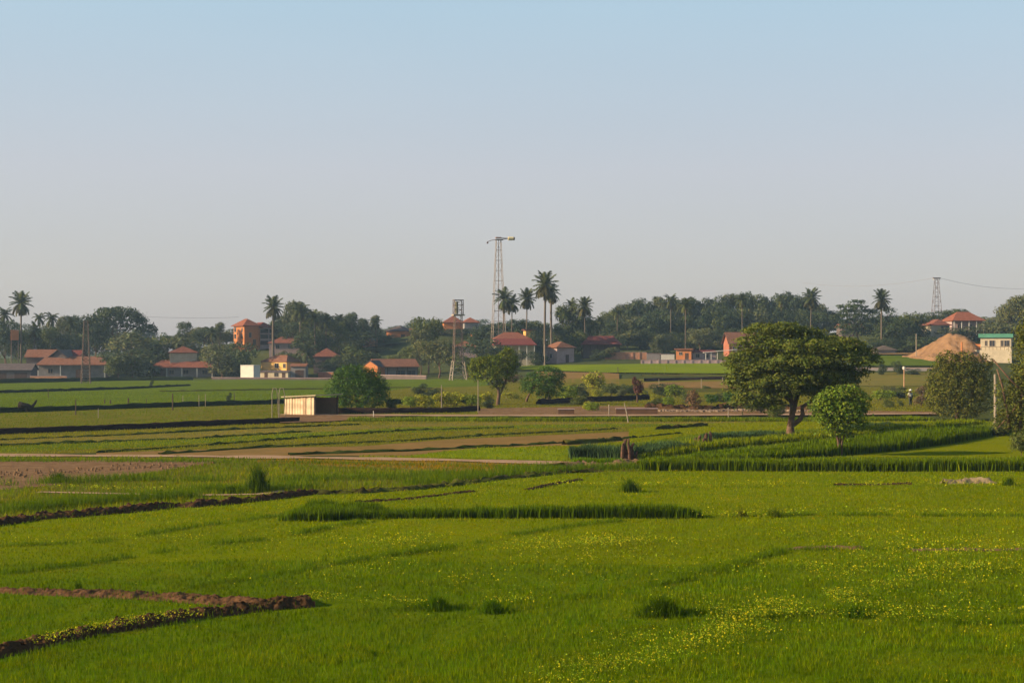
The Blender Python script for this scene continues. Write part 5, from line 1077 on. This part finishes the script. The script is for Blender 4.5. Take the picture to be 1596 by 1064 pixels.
# wooden stump groups
STW = mat('stump_wood', (0.15, 0.082, 0.052), (0.045, 0.028, 0.02), scale=4, bump=.04, bscale=12)
def stumps(pxs, base, label):
    c = sum(x for x, _, _ in pxs) / len(pxs); p = cpt(c, base); k = p.y / F; r = thing('wooden_stump', label, 'stumps', p)
    for i, (x, top, w_) in enumerate(pxs):
        X_ = (x - c) * k; h = (base - top) * k; mb = MB(); y = random.uniform(-.25, .25); rad = w_ * k / 2
        mb.tube([(X_, y, -.3), (X_ + random.uniform(-.04, .04), y, h * .4), (X_ + random.uniform(-.08, .08), y, h * .8), (X_ + random.uniform(-.05, .15), y, h)], [rad * 1.3, rad, rad * .85, rad * .4], 7).build('post', STW, r)
stumps([(969, 690, 6), (974, 684, 7), (980, 683, 5), (985, 690, 7), (979, 700, 8), (991, 702, 4)], 722, 'left cluster of brown jagged wooden stumps between the blue-green crops')
stumps([(1083, 682, 6), (1089, 678, 6), (1096, 682, 5), (1101, 674, 6), (1107, 672, 6)], 697, 'right cluster of brown jagged wooden stumps behind the crop rows')
mb = MB()
p = cpt(988, 728); k = p.y / F
r = thing('root_pile', 'pile of twisted roots at the foot of the left wooden stumps', 'roots', p)
for i in range(16):
    a = random.uniform(0, 6.28); L_ = random.uniform(.4, 1.3); q = Vector((random.uniform(-.6, .6), random.uniform(-.4, .4), .08)); mb.tube([q, q + Vector((math.cos(a) * L_ * .5, math.sin(a) * L_ * .4, random.uniform(.1, .35))), q + Vector((math.cos(a) * L_, math.sin(a) * L_, .02))], [.06, .05, .02], 5)
mb.build('root', STW, r)
GN = mat('stump_dark', (0.032, 0.026, 0.020), (0.018, 0.015, 0.012), scale=4)  # wood colour set nearly black
# fallen gnarled stump at left
p = cpt(43, 643); k = p.y / F; r = thing('gnarled_stump', 'dark uprooted stump with one raised branch at the left end of the dark bank', 'stump', p)
MB().tube([(-1.0, 0, .9), (-.5, 0, .8), (.1, 0, .75), (.5, .1, .7), (.85, .1, 1.15), (1.0, .1, 1.45)], [.42, .38, .3, .2, .13, .10], 8).build('log', GN, r, True)
MB().tube([(-.7, 0, .7), (-.85, 0, -.1)], [.22, .12], 6).build('root', GN, r); MB().tube([(-.2, 0, .6), (.0, -.1, .2), (.15, -.2, -.1)], [.2, .12, .07], 6).build('root', GN, r); MB().tube([(.3, 0, .6), (.1, .1, .2), (-.1, .1, -.1)], [.15, .1, .07], 6).build('root', GN, r)

# ------------------------------------------------------------------ earth mound
a = cpt(1432, 566); Dm = a.y; k = Dm / F
pm = at(1470, Dm + 14); zc = pm.z
nu, nv = 48, 30; V = []
cx = pm.x;  LX = 52 * k; LY = 13.0; top = z_at(515, Dm + 12) - float(H(cx, Dm + 12))
for j in range(nv):
    for i in range(nu):
        u_ = i / (nu - 1) * 2 - 1; v_ = j / (nv - 1) * 2 - 1
        # long left flank, crest right of the middle, steep right side
        pk = .45; fx = (1 - (pk - u_) / (1 + pk)) if u_ < pk else max(0, 1 - ((u_ - pk) / (1 - pk)) ** 2.2)
        fy = max(0, 1 - abs(v_) ** 2.4); x = cx + u_ * LX; y = Dm + 14 + v_ * LY
        g = (fx - .10 * fx ** 6) * fy; z = float(H(x, y)) + g * top * 1.02 - .25 + (vnoise(np.array([x * 1.0 + 900]), np.array([y * 1.0]), 2.2, 8)[0] - .5) * 1.3 * (g > .02) + (vnoise(np.array([x * 1.0 + 900]), np.array([y * .3]), .8, 9)[0] - .5) * .5
        V.append((x, y, z))
I = np.arange(nu * nv).reshape(nv, nu); q = np.stack([I[:-1, :-1], I[:-1, 1:], I[1:, 1:], I[1:, :-1]], -1).reshape(-1, 4)
me = np_mesh('earth_mound', V, q, np.full(len(q), 4), mat('mound_earth', (0.27, 0.155, 0.075), (0.17, 0.095, 0.046), scale=.5, bump=.25, bscale=1.2), smooth_=True)
tagp(link('earth_mound', me), 'high heap of bare orange earth below the hilltop houses at right', 'earth mound')

# ------------------------------------------------------------------ standing person in the far right field
SKIN = mat('skin', (0.10, 0.055, 0.035)); SHIRT = mat('cloth_pale', (0.42, 0.40, 0.30), (0.3, 0.29, 0.22), scale=4); TROU = mat('cloth_dark', (0.05, 0.06, 0.045)); HAT = mat('cloth_white', (0.75, 0.73, 0.68))
p = cpt(1419, 633); r = thing('person', 'person in pale shirt and white hat standing in the field left of the thicket', 'person', p, R(20)); H0 = 26 * p.y / F; q_ = H0 / 1.75
V = [(0, 0, .95), (0, .01, 1.15), (0, 0, 1.38), (0, -.01, 1.50), (0, -.03, 1.60), (0, -.03, 1.70), (-.19, 0, 1.40), (-.25, .03, 1.14), (-.20, -.12, .92), (-.19, -.16, .84), (.19, 0, 1.40), (.26, .02, 1.14), (.24, -.08, .90), (.24, -.11, .82), (-.10, 0, .90), (-.11, -.02, .50), (-.12, .02, .08), (-.12, -.12, .03), (.10, 0, .90), (.12, .03, .50), (.14, .08, .08), (.14, -.05, .03)]
E = [(0,1),(1,2),(2,3),(3,4),(4,5),(2,6),(6,7),(7,8),(8,9),(2,10),(10,11),(11,12),(12,13),(0,14),(14,15),(15,16),(16,17),(0,18),(18,19),(19,20),(20,21)]
RR = [.14, .13, .15, .055, .09, .08, .06, .045, .035, .035, .06, .045, .035, .035, .09, .065, .045, .04, .09, .065, .045, .04]
def skin_obj(name, V, E, RR, m, parent):
    me = bpy.data.meshes.new(name); me.from_pydata([tuple(Vector(v) * q_) for v in V], E, []); o = link(name, me, parent)
    md = o.modifiers.new('skin', 'SKIN')
    bmm = __import__('bmesh').new(); bmm.from_mesh(me); ly = bmm.verts.layers.skin.verify(); bmm.verts.ensure_lookup_table()
    for i, v in enumerate(bmm.verts): v[ly].radius = (RR[i] * q_, RR[i] * q_); v[ly].use_root = (i == 0)
    bmm.to_mesh(me); bmm.free(); me.materials.append(m); md.use_smooth_shade = True
    s_ = o.modifiers.new('sub', 'SUBSURF'); s_.levels = 1; s_.render_levels = 2; return o
skin_obj('body', V, E, RR, SKIN, r)
skin_obj('shirt', [V[0], V[1], V[2], V[6], V[7], V[10], V[11]], [(0,1),(1,2),(2,3),(3,4),(2,5),(5,6)], [.165, .155, .17, .078, .06, .078, .06], SHIRT, r)
skin_obj('trousers', [(0, 0, .97), V[14], V[15], (-.12, .01, .14), V[18], V[19], (.14, .07, .14)], [(0,1),(1,2),(2,3),(0,4),(4,5),(5,6)], [.16, .115, .085, .07, .115, .085, .07], TROU, r)
MB().tube([(0, -.03 * q_, 1.66 * q_), (0, -.03 * q_, 1.69 * q_)], .19 * q_, 14).tube([(0, -.03 * q_, 1.69 * q_), (0, -.03 * q_, 1.80 * q_)], [.115 * q_, .085 * q_], 12).build('hat', HAT, r)

# ------------------------------------------------------------------ haze: the dusty air between here and the village
mb = MB().box(-1200, 1200, -120, 900, -9, 52); me = bpy.data.meshes.new('haze'); me.from_pydata(mb.v, [], mb.f)
hm = bpy.data.materials.new('haze_air'); hm.use_nodes = True; nt = hm.node_tree
for n_ in list(nt.nodes):
    if n_.type != 'OUTPUT_MATERIAL': nt.nodes.remove(n_)
pv_ = nt.nodes.new('ShaderNodeVolumePrincipled'); pv_.inputs['Density'].default_value = 0.0002; pv_.inputs['Absorption Color'].default_value = (1, 1, 1, 1); pv_.inputs['Color'].default_value = (0.52, 0.76, 1.0, 1); pv_.inputs['Anisotropy'].default_value = 0.2
out = [n_ for n_ in nt.nodes if n_.type == 'OUTPUT_MATERIAL'][0]; nt.links.new(pv_.outputs[0], out.inputs['Volume']); me.materials.append(hm)
tagp(link('haze', me), kind='stuff')
